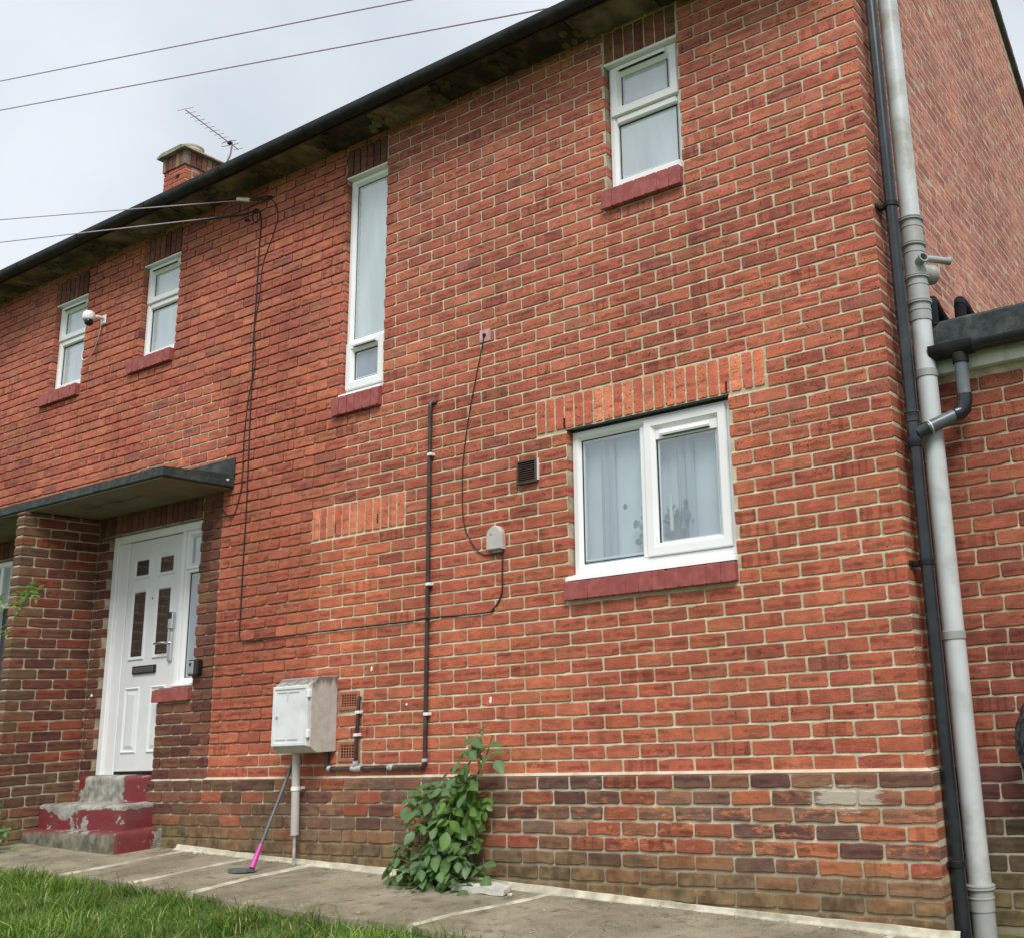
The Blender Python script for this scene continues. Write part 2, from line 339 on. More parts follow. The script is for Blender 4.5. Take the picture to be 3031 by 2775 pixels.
def ground_material(name, a, b, c3):
    m = M(name); P = m.pos()
    n = m.noise(P, 2.5, 6.0, 0.62); g = m.noise(P, 120.0, 3.0, 0.7); k = m.noise(P, 11.0, 5.0, 0.7)
    c = m.mix(m.ss(n, 0.3, 0.7), (*a, 1), (*b, 1))
    c = m.mix(m.ss(k, 0.50, 0.68, 0.0, 0.75), c, (*c3, 1))
    c = m.mix(0.6, c, m.mix(1.0, c, m.mix(m.ss(g, 0.3, 0.7), (0.6, 0.6, 0.6, 1), (1.4, 1.4, 1.4, 1)), 'MULTIPLY'))
    fl = m.noise(P, 46.0, 2.0)
    c = m.mix(m.ss(fl, 0.72, 0.75, 0.0, 0.6), c, (0.42, 0.39, 0.32, 1))
    m.setp(Base_Color=c, Roughness=0.9); m.b.inputs['Specular IOR Level'].default_value = 0.2
    m.bump(m.math('ADD', g, m.math('MULTIPLY', k, 1.5)), 0.5, 0.008)
ground_material('path_concrete', (0.180, 0.158, 0.110), (0.325, 0.285, 0.205), (0.10, 0.09, 0.058))
ground_material('lawn_soil', (0.05, 0.095, 0.02), (0.085, 0.13, 0.03), (0.11, 0.10, 0.045))

# ------------------------------------------------------------------ helpers: meshes
class MB:
    def __init__(s): s.v = []; s.f = []; s.mi = []; s.col = []; s.loc = []
    def add(s, verts, faces, mi=0, col=None, loc=None):
        o = len(s.v); s.v.extend(verts); s.f.extend([tuple(i + o for i in f) for f in faces]); s.mi.extend([mi] * len(faces))
        if col is not None: s.col.extend([col] * len(verts))
        if loc is not None: s.loc.extend(loc)
    def box(s, x0, x1, y0, y1, z0, z1, mi=0):
        s.add([(x0,y0,z0),(x1,y0,z0),(x1,y1,z0),(x0,y1,z0),(x0,y0,z1),(x1,y0,z1),(x1,y1,z1),(x0,y1,z1)],
              [(0,3,2,1),(4,5,6,7),(0,1,5,4),(1,2,6,5),(2,3,7,6),(3,0,4,7)], mi)
    def cbox(s, x0, x1, y0, y1, z0, z1, c=0.006, mi=0):
        """box with its edges chamfered"""
        c = min(c, (x1-x0)*.45, (y1-y0)*.45, (z1-z0)*.45)
        bm = bmesh.new(); bmesh.ops.create_cube(bm, size=1.0)
        for v in bm.verts:
            v.co = Vector(((x0+x1)/2 + v.co.x*(x1-x0), (y0+y1)/2 + v.co.y*(y1-y0), (z0+z1)/2 + v.co.z*(z1-z0)))
        bmesh.ops.bevel(bm, geom=list(bm.edges), offset=c, segments=1, affect='EDGES', profile=0.5)
        bm.verts.index_update()
        s.add([tuple(v.co) for v in bm.verts], [tuple(v.index for v in f.verts) for f in bm.faces], mi); bm.free()
    def tube(s, pts, r, n=10, mi=0, cap=True):
        pts = [Vector(p) for p in pts]; rs = r if isinstance(r, (list, tuple)) else [r] * len(pts)
        rings = []; prev = None
        for i, p in enumerate(pts):
            t = ((pts[i+1] - p).normalized() if i == 0 else (p - pts[i-1]).normalized() if i == len(pts)-1 else ((pts[i+1]-p).normalized() + (p-pts[i-1]).normalized()).normalized())
            if prev is None:
                a = Vector((0,0,1)) if abs(t.z) < 0.9 else Vector((1,0,0))
                u = t.cross(a).normalized()
            else:
                u = (prev - t * prev.dot(t)).normalized()
            prev = u; w_ = t.cross(u)
            rings.append([tuple(p + (u*math.cos(2*math.pi*k/n) + w_*math.sin(2*math.pi*k/n)) * rs[i]) for k in range(n)])
        vs_ = [v for rg in rings for v in rg]; fs = []
        for i in range(len(rings)-1):
            for k in range(n):
                fs.append((i*n+k, i*n+(k+1)%n, (i+1)*n+(k+1)%n, (i+1)*n+k))
        if cap:
            fs.append(tuple(range(n))[::-1]); fs.append(tuple((len(rings)-1)*n+k for k in range(n)))
        s.add(vs_, fs, mi)
    def lathe(s, base, prof, n=20, mi=0, axis=(0,0,1)):
        """prof: (radius, height) pairs along axis"""
        a = Vector(axis).normalized(); b = Vector(base)
        h = Vector((1,0,0)) if abs(a.x) < 0.9 else Vector((0,1,0))
        u = a.cross(h).normalized(); w_ = a.cross(u)
        vs_ = []; fs = []
        for r, z in prof:
            for k in range(n):
                t = 2*math.pi*k/n; vs_.append(tuple(b + a*z + (u*math.cos(t)+w_*math.sin(t))*r))
        for i in range(len(prof)-1):
            for k in range(n): fs.append((i*n+k, i*n+(k+1)%n, (i+1)*n+(k+1)%n, (i+1)*n+k))
        fs.append(tuple(range(n))[::-1]); fs.append(tuple((len(prof)-1)*n+k for k in range(n)))
        s.add(vs_, fs, mi)
    def ring(s, x0, x1, z0, z1, prof, mi=0):
        """mitred frame in the x-z plane; prof = list of (inset, y) closed"""
        vs_ = []; n = len(prof)
        for (sx, sz) in ((0,0),(1,0),(1,1),(0,1)):
            for (i, y) in prof:
                vs_.append((x1-i if sx else x0+i, y, z1-i if sz else z0+i))
        fs = []
        for c in range(4):
            d = (c+1) % 4
            for k in range(n):
                k2 = (k+1) % n
                fs.append((c*n+k, d*n+k, d*n+k2, c*n+k2))
        s.add(vs_, fs, mi)
    def prism(s, poly, axis, a, b, mi=0):
        """poly of 2-D points extruded along axis from a to b"""
        n = len(poly)
        def P(p, t):
            return (t, p[0], p[1]) if axis == 'x' else (p[0], t, p[1]) if axis == 'y' else (p[0], p[1], t)
        vs_ = [P(p, a) for p in poly] + [P(p, b) for p in poly]
        fs = [tuple(range(n)), tuple(range(2*n-1, n-1, -1))] + [(k, k+n, (k+1)%n+n, (k+1)%n) for k in range(n)]
        s.add(vs_, fs, mi)
    def mesh(s, name, mats, smooth=False):
        me = bpy.data.meshes.new(name); me.from_pydata(s.v, [], s.f)
        for mm in (mats if isinstance(mats, (list, tuple)) else [mats]): me.materials.append(MATS[mm])
        if any(s.mi): me.polygons.foreach_set('material_index', s.mi)
        if s.col:
            a = me.attributes.new('col', 'FLOAT_COLOR', 'POINT'); a.data.foreach_set('color', np.array([(*c[:3], 1) for c in s.col], dtype=np.float32).ravel())
        if s.loc:
            a = me.attributes.new('loc', 'FLOAT_VECTOR', 'POINT'); a.data.foreach_set('vector', np.array(s.loc, dtype=np.float32).ravel())
        if smooth:
            me.polygons.foreach_set('use_smooth', [True] * len(me.polygons))
            try: me.set_sharp_from_angle(angle=math.radians(38))
            except Exception: pass
        me.validate(); me.update()
        return me
    def build(s, name, mats, parent=None, smooth=False, loc=None, recalc=False):
        me = s.mesh(name, mats, smooth)
        if recalc:
            bm = bmesh.new(); bm.from_mesh(me); bmesh.ops.recalc_face_normals(bm, faces=bm.faces); bm.to_mesh(me); bm.free()
        o = bpy.data.objects.new(name, me); COL.objects.link(o)
        if parent is not None: o.parent = parent
        if loc is not None: o.location = loc
        return o

def tag(o, label=None, cat=None, group=None, kind=None):
    if label: o['label'] = label
    if cat: o['category'] = cat
    if group: o['group'] = group
    if kind: o['kind'] = kind
    return o
def thing(name, label, cat, group=None):
    o = bpy.data.objects.new(name, None); COL.objects.link(o); o.empty_display_size = 0.2
    return tag(o, label, cat, group)
def part(name, me, parent, loc=(0,0,0), rot=None):
    o = bpy.data.objects.new(name, me); COL.objects.link(o); o.parent = parent; o.location = loc
    if rot: o.rotation_euler = rot
    return o
def rnd(a, b): return random.uniform(a, b)

# ------------------------------------------------------------------ brickwork
B, CH, J = 0.235, 0.0819, 0.0105
PLY = -0.040                                   # plinth face stands 40 mm proud

def brick_shape(w, h, depth, bev, irr, seed):
    """irregular moulded brick, centred, face at y=0, body going to +y; returns verts, faces, loc"""
    r = random.Random(seed)
    a, b = w/2, h/2; c = 0.004 + bev*0.8
    base = [(-a+c,-b),(-a*.45,-b),(0,-b),(a*.5,-b),(a-c,-b),(a,-b+c),(a,b-c),(a-c,b),(a*.45,b),(0,b),(-a*.5,b),(-a+c,b),(-a,b-c),(-a,-b+c)]
    n = len(base)
    j = [(p[0]+r.uniform(-irr,irr), p[1]+r.uniform(-irr,irr)) for p in base]
    if r.random() < 0.20:                      # a knocked corner
        k = r.choice((4,7,11,0)); j[k] = (j[k][0]*0.96, j[k][1]*0.80)
    front = []
    for (x, z) in j:
        q = max(0.0, 1 - bev/max(abs(x), 1e-4)) if abs(x) > bev else 0.0
        front.append((x - math.copysign(min(bev, abs(x)), x) if abs(x) > a*0.5 else x, z - math.copysign(bev, z) if abs(z) > b*0.7 else z))
    tilt = r.uniform(-0.0008, 0.0008); tz = r.uniform(-0.0011, 0.0011); base_y = r.uniform(-0.0036, -0.0020)
    def fy(x, z): return base_y + tilt*x/a + tz*z/b
    vs = [(x, depth, z) for x, z in j] + [(x, fy(x,z)+bev*0.9, z) for x, z in j] + [(x, fy(x,z), z) for x, z in front]
    vs.append((r.uniform(-.02,.02), base_y + r.uniform(-0.0015, 0.0006), r.uniform(-.006,.006)))
    fs = []
    for k in range(n):
        k2 = (k+1) % n
        fs.append((k, k2, n+k2, n+k)); fs.append((n+k, n+k2, 2*n+k2, 2*n+k)); fs.append((2*n+k, 2*n+k2, 3*n))
    return vs, fs

PAL_RED = [(0.442, 0.124, 0.068), (0.46, 0.137, 0.074), (0.424, 0.117, 0.067), (0.474, 0.152, 0.078), (0.437, 0.12, 0.068), (0.401, 0.113, 0.067), (0.452, 0.141, 0.078), (0.445, 0.129, 0.071), (0.466, 0.143, 0.073)]
PAL_GABLE = [(0.561, 0.216, 0.157), (0.605, 0.25, 0.18), (0.506, 0.186, 0.141), (0.572, 0.235, 0.166), (0.484, 0.191, 0.147)]
PAL_DULL = [(0.335, 0.112, 0.069), (0.346, 0.099, 0.061), (0.4, 0.14, 0.076)]
PAL_SMOOTH = [(0.541, 0.157, 0.078), (0.572, 0.174, 0.084), (0.51, 0.143, 0.076)]
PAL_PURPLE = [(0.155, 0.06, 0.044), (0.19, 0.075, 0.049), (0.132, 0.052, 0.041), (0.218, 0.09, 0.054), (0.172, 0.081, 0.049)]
PAL_PLINTH = [(0.345, 0.105, 0.057), (0.299, 0.132, 0.067), (0.265, 0.138, 0.081), (0.167, 0.083, 0.059), (0.201, 0.11, 0.074), (0.132, 0.062, 0.049), (0.241, 0.11, 0.067), (0.184, 0.116, 0.081), (0.287, 0.099, 0.052), (0.149, 0.083, 0.065)]
PAL_OLIVE = [(0.19,0.10,0.055),(0.16,0.095,0.055),(0.22,0.085,0.05),(0.14,0.08,0.05)]
PAL_ORANGE = [(0.693, 0.219, 0.116), (0.63, 0.187, 0.103), (0.725, 0.251, 0.136), (0.578, 0.16, 0.095)]
def jit(c, s=0.065):
    f = 1 + rnd(-s, s); return (c[0]*f*(1+rnd(-.03,.03)), c[1]*f, c[2]*f)

BRICKS = []     # dict: centre, w, h, depth, style, col, facing ('f' front, 'g' gable)
def add_brick(BR, cx, y, cz, w, h, depth, col, bev=0.004, irr=0.0018, face='f', name='brick'):
    BR.append(dict(c=(cx, y, cz), w=w, h=h, d=depth, col=col, bev=bev, irr=irr, face=face, name=name, seed=random.random()))

SHAPES = {}
def shape_mesh(b, var):
    key = (round(b['w'],3), round(b['h'],3), round(b['d'],2), b['bev'], b['irr'], var)
    if key not in SHAPES:
        vs, fs = brick_shape(key[0], key[1], key[2], key[3], key[4], hash(key))
        mb = MB(); mb.add(vs, fs, 0, None, [(v[0], v[2], 0.0) for v in vs])
        SHAPES[key] = mb.mesh('brick_shape', 'brick')
    return SHAPES[key]
ROT = {'f': 0.0, 'g': math.pi/2, 'l': -math.pi/2}
def place_bricks(BR, parent, limit, stuff_name):
    """the bricks that show largest as parts, the rest joined into one part"""
    def size(b):
        c = Vector(b['c']); d = CAM - c
        nrm = {'f': Vector((0,-1,0)), 'g': Vector((1,0,0)), 'l': Vector((-1,0,0))}[b['face']]
        if not in_view(c): return 0
        return b['w']*b['h']*max(0.0, d.normalized().dot(nrm)) / d.length_squared
    order = sorted(BR, key=size, reverse=True)
    single, rest = order[:limit], order[limit:]
    for i, b in enumerate(single):
        o = part(b['name'], shape_mesh(b, i % 7), parent, b['c'], (0, 0, ROT[b['face']]))
        o.color = (*b['col'], 1)
    if rest:
        mb = MB()
        for b in rest:
            vs, fs = brick_shape(b['w'], b['h'], b['d'], b['bev'], b['irr'], b['seed'])
            a = ROT[b['face']]; ca, sa = math.cos(a), math.sin(a); cx, cy, cz = b['c']
            wv = [(cx + v[0]*ca - v[1]*sa, cy + v[0]*sa + v[1]*ca, cz + v[2]) for v in vs]
            mb.add(wv, fs, 0, b['col'], [(v[0], v[2], b['seed']) for v in vs])
        o = mb.build(stuff_name, 'brick', parent); o.color = (0, 0, 0, 1); o['kind'] = 'stuff'

from bpy_extras.object_utils import world_to_camera_view
SC.render.resolution_x, SC.render.resolution_y = 1024, 937
bpy.context.view_layer.update()
def in_view(c, m=0.02):
    q = world_to_camera_view(SC, cam, Vector(c))
    return q.z > 0 and -m < q.x < 1+m and -m < q.y < 1+m

# openings: x0, x1, z0, z1
W1 = (-2.113, -0.960, 1.112, 2.058); W2 = (-1.747, -1.183, 3.575, 4.489); W3 = (-4.196, -3.762, 2.690, 4.458)
W4 = (-6.860, -6.320, 3.556, 4.447); W5 = (-8.292, -7.757, 3.532, 4.420)
DOOR = (-7.040, -6.205, -0.02, 2.000); SIDE = (-6.205, -5.775, 0.690, 2.000)
NBR = (-9.60, -7.62, -0.02, 2.000)
SILLS = [(-2.135, -0.958, 1.000, 1.108), (-1.776, -1.183, 3.445, 3.570), (-4.257, -3.762, 2.540, 2.676), (-6.962, -6.322, 3.437, 3.552), (-8.402, -7.760, 3.412, 3.530), (-6.235, -5.775, 0.583, 0.682)]
LINTELS = [(-2.352, -0.715, 2.070, 2.284, PAL_ORANGE, 22, 0), (-1.748, -1.184, 4.496, 4.716, PAL_PURPLE, 7, 1), (-4.205, -3.766, 4.462, 4.684, PAL_PURPLE, 6, 1),
           (-6.866, -6.322, 4.452, 4.688, PAL_PURPLE, 7, 1), (-8.308, -7.766, 4.424, 4.656, PAL_PURPLE, 7, 1),
           (-4.456, -3.515, 1.652, 1.878, PAL_ORANGE, 12, 0), (-7.206, -5.775, 2.006, 2.190, PAL_PURPLE, 18, 1), (-9.6, -7.33, 2.006, 2.190, PAL_PURPLE, 28, 1)]
AIRB = [(-4.120, -3.895, 0.432, 0.566), (-4.112, -3.880, 0.095, 0.236)]
VENT = (-2.500, -2.345, 1.768, 1.912)
SHEET = []
CUTS = [(-7.312, -7.217, -0.8, 2.168), W1, W2, W3, W4, W5, DOOR, SIDE, NBR] + SILLS + [l[:4] for l in LINTELS] + AIRB + [VENT]
HOLES = [W1, W2, W3, W4, W5, DOOR, SIDE, NBR]

def repoint(x, z):
    """1 where the wall has been repointed in cream mortar, 0 where the old joints are left"""
    if z < 0.0: return 0.75 if x > -3.4 else 0.5
    if z < 0.17: return 1.0 if x > -5.1 else 0.5
    tab = [(0.17,-4.1),(0.62,-4.12),(0.68,-4.45),(1.0,-4.42),(1.3,-4.38),(1.66,-4.46),(1.9,-4.40),(2.05,-4.15),(2.3,-4.2),(2.5,-4.05),(2.56,-3.77),(4.8,-3.77)]
    xb = -4.1
    for (za, xa), (zb, xb2) in zip(tab, tab[1:]):
        if za <= z <= zb: xb = xa + (xb2-xa)*(z-za)/(zb-za); break
    t = max(0.0, min(1.0, (x - xb)/0.16 + 0.5))
    if 2.35 < z < 3.15 and -6.75 < x < -5.52 - (0.15 if z > 2.9 else 0): t = max(t, 0.8)
    if x < -5.77 and z < 2.2: t = max(t, 0.5)
    return t

house = thing('house', 'two-storey red brick house with white window frames and a black felt porch canopy', 'house')
ZTOP = 57.85 * CH
XL = -13.80
def wall_y(x, z): return PLY if z < 0 else 0.0

def run_courses():
    BR = BRICKS
    k = -9
    while k*CH < ZTOP:
        z0, z1 = k*CH + J/2, min((k+1)*CH - J/2, ZTOP)
        if z1 - z0 < 0.02: k += 1; continue
        xr = 0.0 if k >= 0 else -PLY
        ph = 0.5 if (k % 2 == 0) else 1.0
        edges = [0.0]; x = -ph*B
        edges.append(x)
        while x > XL: x -= B; edges.append(x)
        for i in range(len(edges)-1):
            a, b = max(edges[i+1] + J/2, XL + 0.004), edges[i] - J/2
            if i == 0: b = xr
            # straight joint at the edge of the dark brick surround of the porch
            segs = [(a, b)]
            if -0.1 < z0 < 2.18 and a < -5.52 < b: segs = [(a, -5.525), (-5.513, b)]
            # clip against openings
            pieces = [(s[0], s[1], z0, z1) for s in segs]
            for (cx0, cx1, cz0, cz1) in CUTS:
                new = []
                for (pa, pb, pz0, pz1) in pieces:
                    if pb <= cx0 or pa >= cx1 or pz1 <= cz0 or pz0 >= cz1: new.append((pa, pb, pz0, pz1)); continue
                    g = J*0.9
                    if pa < cx0: new.append((pa, cx0 - (g if (cx0,cx1,cz0,cz1) not in HOLES else 0.0), pz0, pz1))
                    if pb > cx1: new.append((cx1 + (g if (cx0,cx1,cz0,cz1) not in HOLES else 0.0), pb, pz0, pz1))
                    ia, ib = max(pa, cx0), min(pb, cx1)
                    if pz0 < cz0 - 0.02: new.append((ia, ib, pz0, cz0 - J*0.6))
                    if pz1 > cz1 + 0.02: new.append((ia, ib, cz1 + J*0.6, pz1))
                pieces = new
            for (pa, pb, pz0, pz1) in pieces:
                if pb - pa < 0.018 or pz1 - pz0 < 0.014: continue
                cx, cz = (pa+pb)/2, (pz0+pz1)/2
                if cx < -9.0 and not in_view((cx, 0, cz), 0.15): pass
                rp = repoint(cx, cz)
                y = wall_y(cx, cz)
                if k < 0:
                    pal = PAL_PLINTH if (cx > -4.6 or random.random() < .5) else PAL_OLIVE
                    if cx > -4.6 and random.random() < 0.10: pal = [(0.30,0.085,0.05),(0.40,0.14,0.065)]
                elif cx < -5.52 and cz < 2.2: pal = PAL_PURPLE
                elif -4.46 < cx < -3.66 and 0.80 < cz < 1.66: pal = PAL_SMOOTH
                elif random.random() < (0.10 if cz > 1.2 else 0.045): pal = PAL_DULL
                else: pal = PAL_RED
                if rp > 0.6: bev, irr = 0.0012, 0.0021
                else: bev, irr = 0.0045, 0.0020
                if k < 0: bev, irr = 0.0042, 0.0034
                shrink = 0.0021 if rp > 0.6 else 0.0
                d = 0.10
                if i == 0: d = 0.108 if k % 2 else 0.2245
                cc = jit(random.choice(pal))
                if pal in (PAL_RED, PAL_DULL):      # upper wall paler and pinker: lens haze painted into the brick colour
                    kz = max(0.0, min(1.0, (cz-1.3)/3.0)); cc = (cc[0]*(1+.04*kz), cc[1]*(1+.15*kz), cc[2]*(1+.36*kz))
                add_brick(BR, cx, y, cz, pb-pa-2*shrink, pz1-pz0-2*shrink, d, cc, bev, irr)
        k += 1
run_courses()

# soldier courses over the windows and the painted brick-on-edge sills
for (x0, x1, z0, z1, pal, n, dark) in LINTELS:
    wd = (x1-x0)/n
    for i in range(n):
        cx = x0 + (i+0.5)*wd
        if -7.33 < cx < -7.20: continue
        add_brick(BRICKS, cx, 0.0, (z0+z1)/2, wd-(0.0135 if not dark else 0.012), z1-z0-0.003, 0.10, jit(random.choice(pal), 0.07), 0.0025, 0.0012, 'f', 'lintel_brick')
SILL_N = [13, 7, 6, 7, 7, 3]
for si, ((x0, x1, z0, z1), n) in enumerate(zip(SILLS, SILL_N)):
    wd = (x1-x0)/n
    for i in range(n):
        mb = MB(); a = x0+i*wd
        vs, fs = brick_shape(wd-(0.0008 if si in (0, 1, 5) else 0.006), z1-z0, 0.12, 0.0028, 0.0010, random.random())
        mb.add(vs, fs); o = mb.build('sill_brick', 'red_paint', house, loc=(a+wd/2, -0.036 if si != 5 else -0.028, (z0+z1)/2))

# party wall of the porch, running out from the facade
FX0, FX1, FY = -7.315, -7.214, -0.622
k = -6
while k*CH < 2.17:
    z0, z1 = k*CH + J/2, min((k+1)*CH - J/2, 2.165)
    if z1-z0 > 0.02:
        zc = (z0+z1)/2
        ys = [FY]
        y = FY + (0.115 if k % 2 else 0.225)
        while y < -0.05: ys.append(y); y += B
        ys.append(0.0)
        for i in range(len(ys)-1):
            a, b = ys[i] + (J/2 if i else 0), ys[i+1] - J/2
            if b-a < 0.02: continue
            pal = PAL_OLIVE if (i == 0 or zc < 0.1) else PAL_PURPLE if random.random() < .6 else [(0.28,0.08,0.045),(0.24,0.07,0.04)]
            add_brick(BRICKS, FX1, (a+b)/2, zc, b-a, z1-z0, FX1-FX0, jit(random.choice(pal)), 0.006, 0.002, 'g')
    k += 1

# gable wall courses (the corner bricks of the facade return round the corner by themselves)
SLOPE_F, SLOPE_B, YR, ZR = 0.655, 0.62, 3.39, 7.18
def gable_top(y): return min(ZR - (YR-y)*SLOPE_F, ZR - (y-YR)*SLOPE_B) - 0.05
k = -9
while k*CH < ZR:
    z0, z1 = k*CH + J/2, (k+1)*CH - J/2; zc = (z0+z1)/2
    gx = 0.0 if k >= 0 else -PLY
    if zc > 2.0 and zc < 2.05: pass
    y = 0.115 if k % 2 else 0.23
    if k*CH >= ZTOP - 0.02: y = -0.02 + (0.0 if k % 2 else -0.11)
    ymax = 7.0 if zc > 1.9 else 0.30
    while y < ymax:
        a, b = y + J/2, min(y+B, ymax) - J/2
        cy = (a+b)/2
        if b - a > 0.03 and zc < gable_top(a) and zc < gable_top(b):
            add_brick(BRICKS, gx, cy, zc, b-a, z1-z0, 0.05, jit(random.choice(PAL_GABLE if zc > 1.9 else PAL_RED), 0.13), 0.004, 0.0015, 'g')
        y += B
    k += 1

# chimney
CHX0, CHX1, CHY0, CHY1 = -11.77, -11.26, 3.0, 3.56
k = 74
zc = 6.6
while zc < 8.32:
    for face in ('f', 'g'):
        n = 2
        L0, L1 = (CHX0, CHX1) if face == 'f' else (CHY0, CHY1)
        sh = 0.115 if (k % 2) == (face == 'f') else 0.225
        xs = [L0, L0+sh, L0+sh+B, L1] if L0+sh+B < L1-0.04 else [L0, L0+sh, L1]
        for i in range(len(xs)-1):
            a, b = xs[i] + (J/2 if i else 0), xs[i+1] - (J/2 if i < len(xs)-2 else 0)
            if face == 'f': add_brick(BRICKS, (a+b)/2, CHY0, zc, b-a, CH-J, 0.1, jit(random.choice(PAL_RED)), 0.004, 0.002, 'f')
            elif i > 0: add_brick(BRICKS, CHX1, (a+b)/2, zc, b-a, CH-J, 0.1, jit(random.choice(PAL_RED)), 0.004, 0.002, 'g')
    zc += CH; k += 1

# ------------------------------------------------------------------ the house: mortar bed behind the bricks
def mortar_sheet():
    xs = set([XL, 0.0, -5.525, -5.513]); x = 0.0
    while x > XL: xs.add(round(x, 4)); x -= B/2
    zs = set([-0.80, ZTOP]); k = -9
    while k*CH < ZTOP:
        zs.add(round(k*CH-0.0052, 4)); zs.add(round(k*CH+0.0052, 4)); k += 1
    ALLH = HOLES + [(q[0]+.014, q[1]-.014, q[2]+.008, q[3]-.008) for q in AIRB + [VENT]]
    for h in ALLH:
        xs.add(h[0]-0.002); xs.add(h[1]+0.002); zs.add(h[2]); zs.add(h[3]+0.002)
    xs = sorted(xs); zs = sorted(z for z in zs if -0.81 < z <= ZTOP)
    zs = [z for i, z in enumerate(zs) if i == 0 or z - zs[i-1] > 1e-4]; xs = [x for i, x in enumerate(xs) if i == 0 or x - xs[i-1] > 1e-4]
    r = random.Random(3)
    V, R, idx = [], [], {}
    def vert(i, j):
        key = (i, j)
        if key in idx: return idx[key]
        x, z = xs[i], zs[j]; rp = repoint(x, z)
        kf = z/CH; lowedge = (kf - math.floor(kf)) > 0.5      # bottom edge of a bed joint
        dnew = 0.0012 if lowedge else 0.0048                  # weather-struck: leans back to the top
        dold = 0.0095 + 0.006*mnoise.noise(Vector((x*1.1, z*1.1, 4.0))) + (0.003 if not lowedge else 0.0)
        y = wall_y(x, z - 0.001 if abs(z) < 0.02 and z < 0 else z) + dold*(1-rp) + dnew*rp + r.uniform(-0.001, 0.001)
        if z < 0: y = PLY + 0.005*rp + 0.010*(1-rp) + r.uniform(-0.001, 0.001)
        idx[key] = len(V); V.append((x if i < len(xs)-1 else (x - 0.003 if z > 0 else -PLY - 0.003), y, z)); R.append(rp); return idx[key]
    F = []
    for i in range(len(xs)-1):
        for j in range(len(zs)-1):
            cx, cz = (xs[i]+xs[i+1])/2, (zs[j]+zs[j+1])/2
            if any(h[0]-.003 < cx < h[1]+.003 and h[2] < cz < h[3]+.003 for h in ALLH): continue
            F.append((vert(i,j), vert(i+1,j), vert(i+1,j+1), vert(i,j+1)))
    # reveals of the openings
    def quad(a, b, c, d, rp):
        n = len(V); V.extend([a, b, c, d]); R.extend([rp]*4); F.append((n, n+1, n+2, n+3))
    for (x0, x1, z0, z1) in HOLES:
        y1 = 0.16
        if (x0,x1,z0,z1) != SIDE: quad((x0-.007,.004,z0),(x0-.007,y1,z0),(x0-.007,y1,z1),(x0-.007,.004,z1),0.15)
        if (x0,x1,z0,z1) != DOOR or True: quad((x1+.007,.004,z0),(x1+.007,.004,z1 if (x0,x1,z0,z1) != DOOR else 0.69),(x1+.007,y1,z1 if (x0,x1,z0,z1) != DOOR else 0.69),(x1+.007,y1,z0),0.15)
        quad((x0,.012,z1+.002),(x1,.012,z1+.002),(x1,y1,z1+.002),(x0,y1,z1+.002),0.0)
        quad((x0,.004,z0),(x0,y1,z0),(x1,y1,z0),(x1,.004,z0),0.4)
    # gable side (return of the mortar), two depths
    quad((-.004,.002,0.0),(-.004,.33,0.0),(-.004,.33,ZTOP),(-.004,.002,ZTOP),0.8); quad((.0016,.33,1.8),(.0016,7.0,1.8),(.0016,7.0,ZTOP),(.0016,.33,ZTOP),0.55)
    n = len(V); V.extend([(.0016,-0.2,ZTOP-.001),(.0016,7.0,ZTOP-.001),(.0016,7.0,gable_top(7.0)),(.0016,YR,ZR-.05),(.0016,-0.2,gable_top(-0.2))]); R.extend([.6]*5); F.append((n,n+1,n+2,n+3,n+4))
    quad((-PLY-.004,PLY,-0.8),(-PLY-.004,0.32,-0.8),(-PLY-.004,0.32,0.0),(-PLY-.004,PLY,0.0),0.6)
    # weathered ledge on top of the plinth
    quad((-5.52,PLY+.001,-0.002),(-PLY,PLY+.001,-0.003),(0.0,0.004,0.013),(-5.52,0.004,0.013),1.0)
    quad((-PLY-.001,PLY,-0.002),(-PLY-.001,0.32,-0.002),(-.001,0.32,0.007),(-.001,0.0,0.007),1.0)
    # porch party wall core and chimney core
    def bx(x0,x1,y0,y1,z0,z1,rp):
        quad((x0,y0,z0),(x1,y0,z0),(x1,y0,z1),(x0,y0,z1),rp); quad((x1,y0,z0),(x1,y1,z0),(x1,y1,z1),(x1,y0,z1),rp)
        quad((x0,y1,z0),(x0,y0,z0),(x0,y0,z1),(x0,y1,z1),rp); quad((x1,y1,z0),(x0,y1,z0),(x0,y1,z1),(x1,y1,z1),rp); quad((x0,y0,z1),(x1,y0,z1),(x1,y1,z1),(x0,y1,z1),rp)
    bx(FX0+.006, FX1-.006, FY+.008, -.001, -0.8, 2.166, 0.75)
    bx(CHX0+.006, CHX1-.006, CHY0+.006, CHY1, 6.0, 8.33, 0.3)
    me = bpy.data.meshes.new('mortar_bed'); me.from_pydata(V, [], F); me.materials.append(MATS['mortar'])
    a = me.attributes.new('rep', 'FLOAT', 'POINT'); a.data.foreach_set('value', np.array(R, dtype=np.float32))
    me.update(); o = bpy.data.objects.new('mortar_bed', me); COL.objects.link(o); o.parent = house
mortar_sheet()
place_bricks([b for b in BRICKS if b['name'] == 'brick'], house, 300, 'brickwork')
place_bricks([b for b in BRICKS if b['name'] == 'lintel_brick'], house, 300, 'lintel_bricks')

# body of the house behind the walls (keeps light out), floor-to-roof
mb = MB(); mb.box(XL, -0.06, 0.17, 6.95, -0.8, 4.70); mb.build('inner_wall', 'dark_void', house)
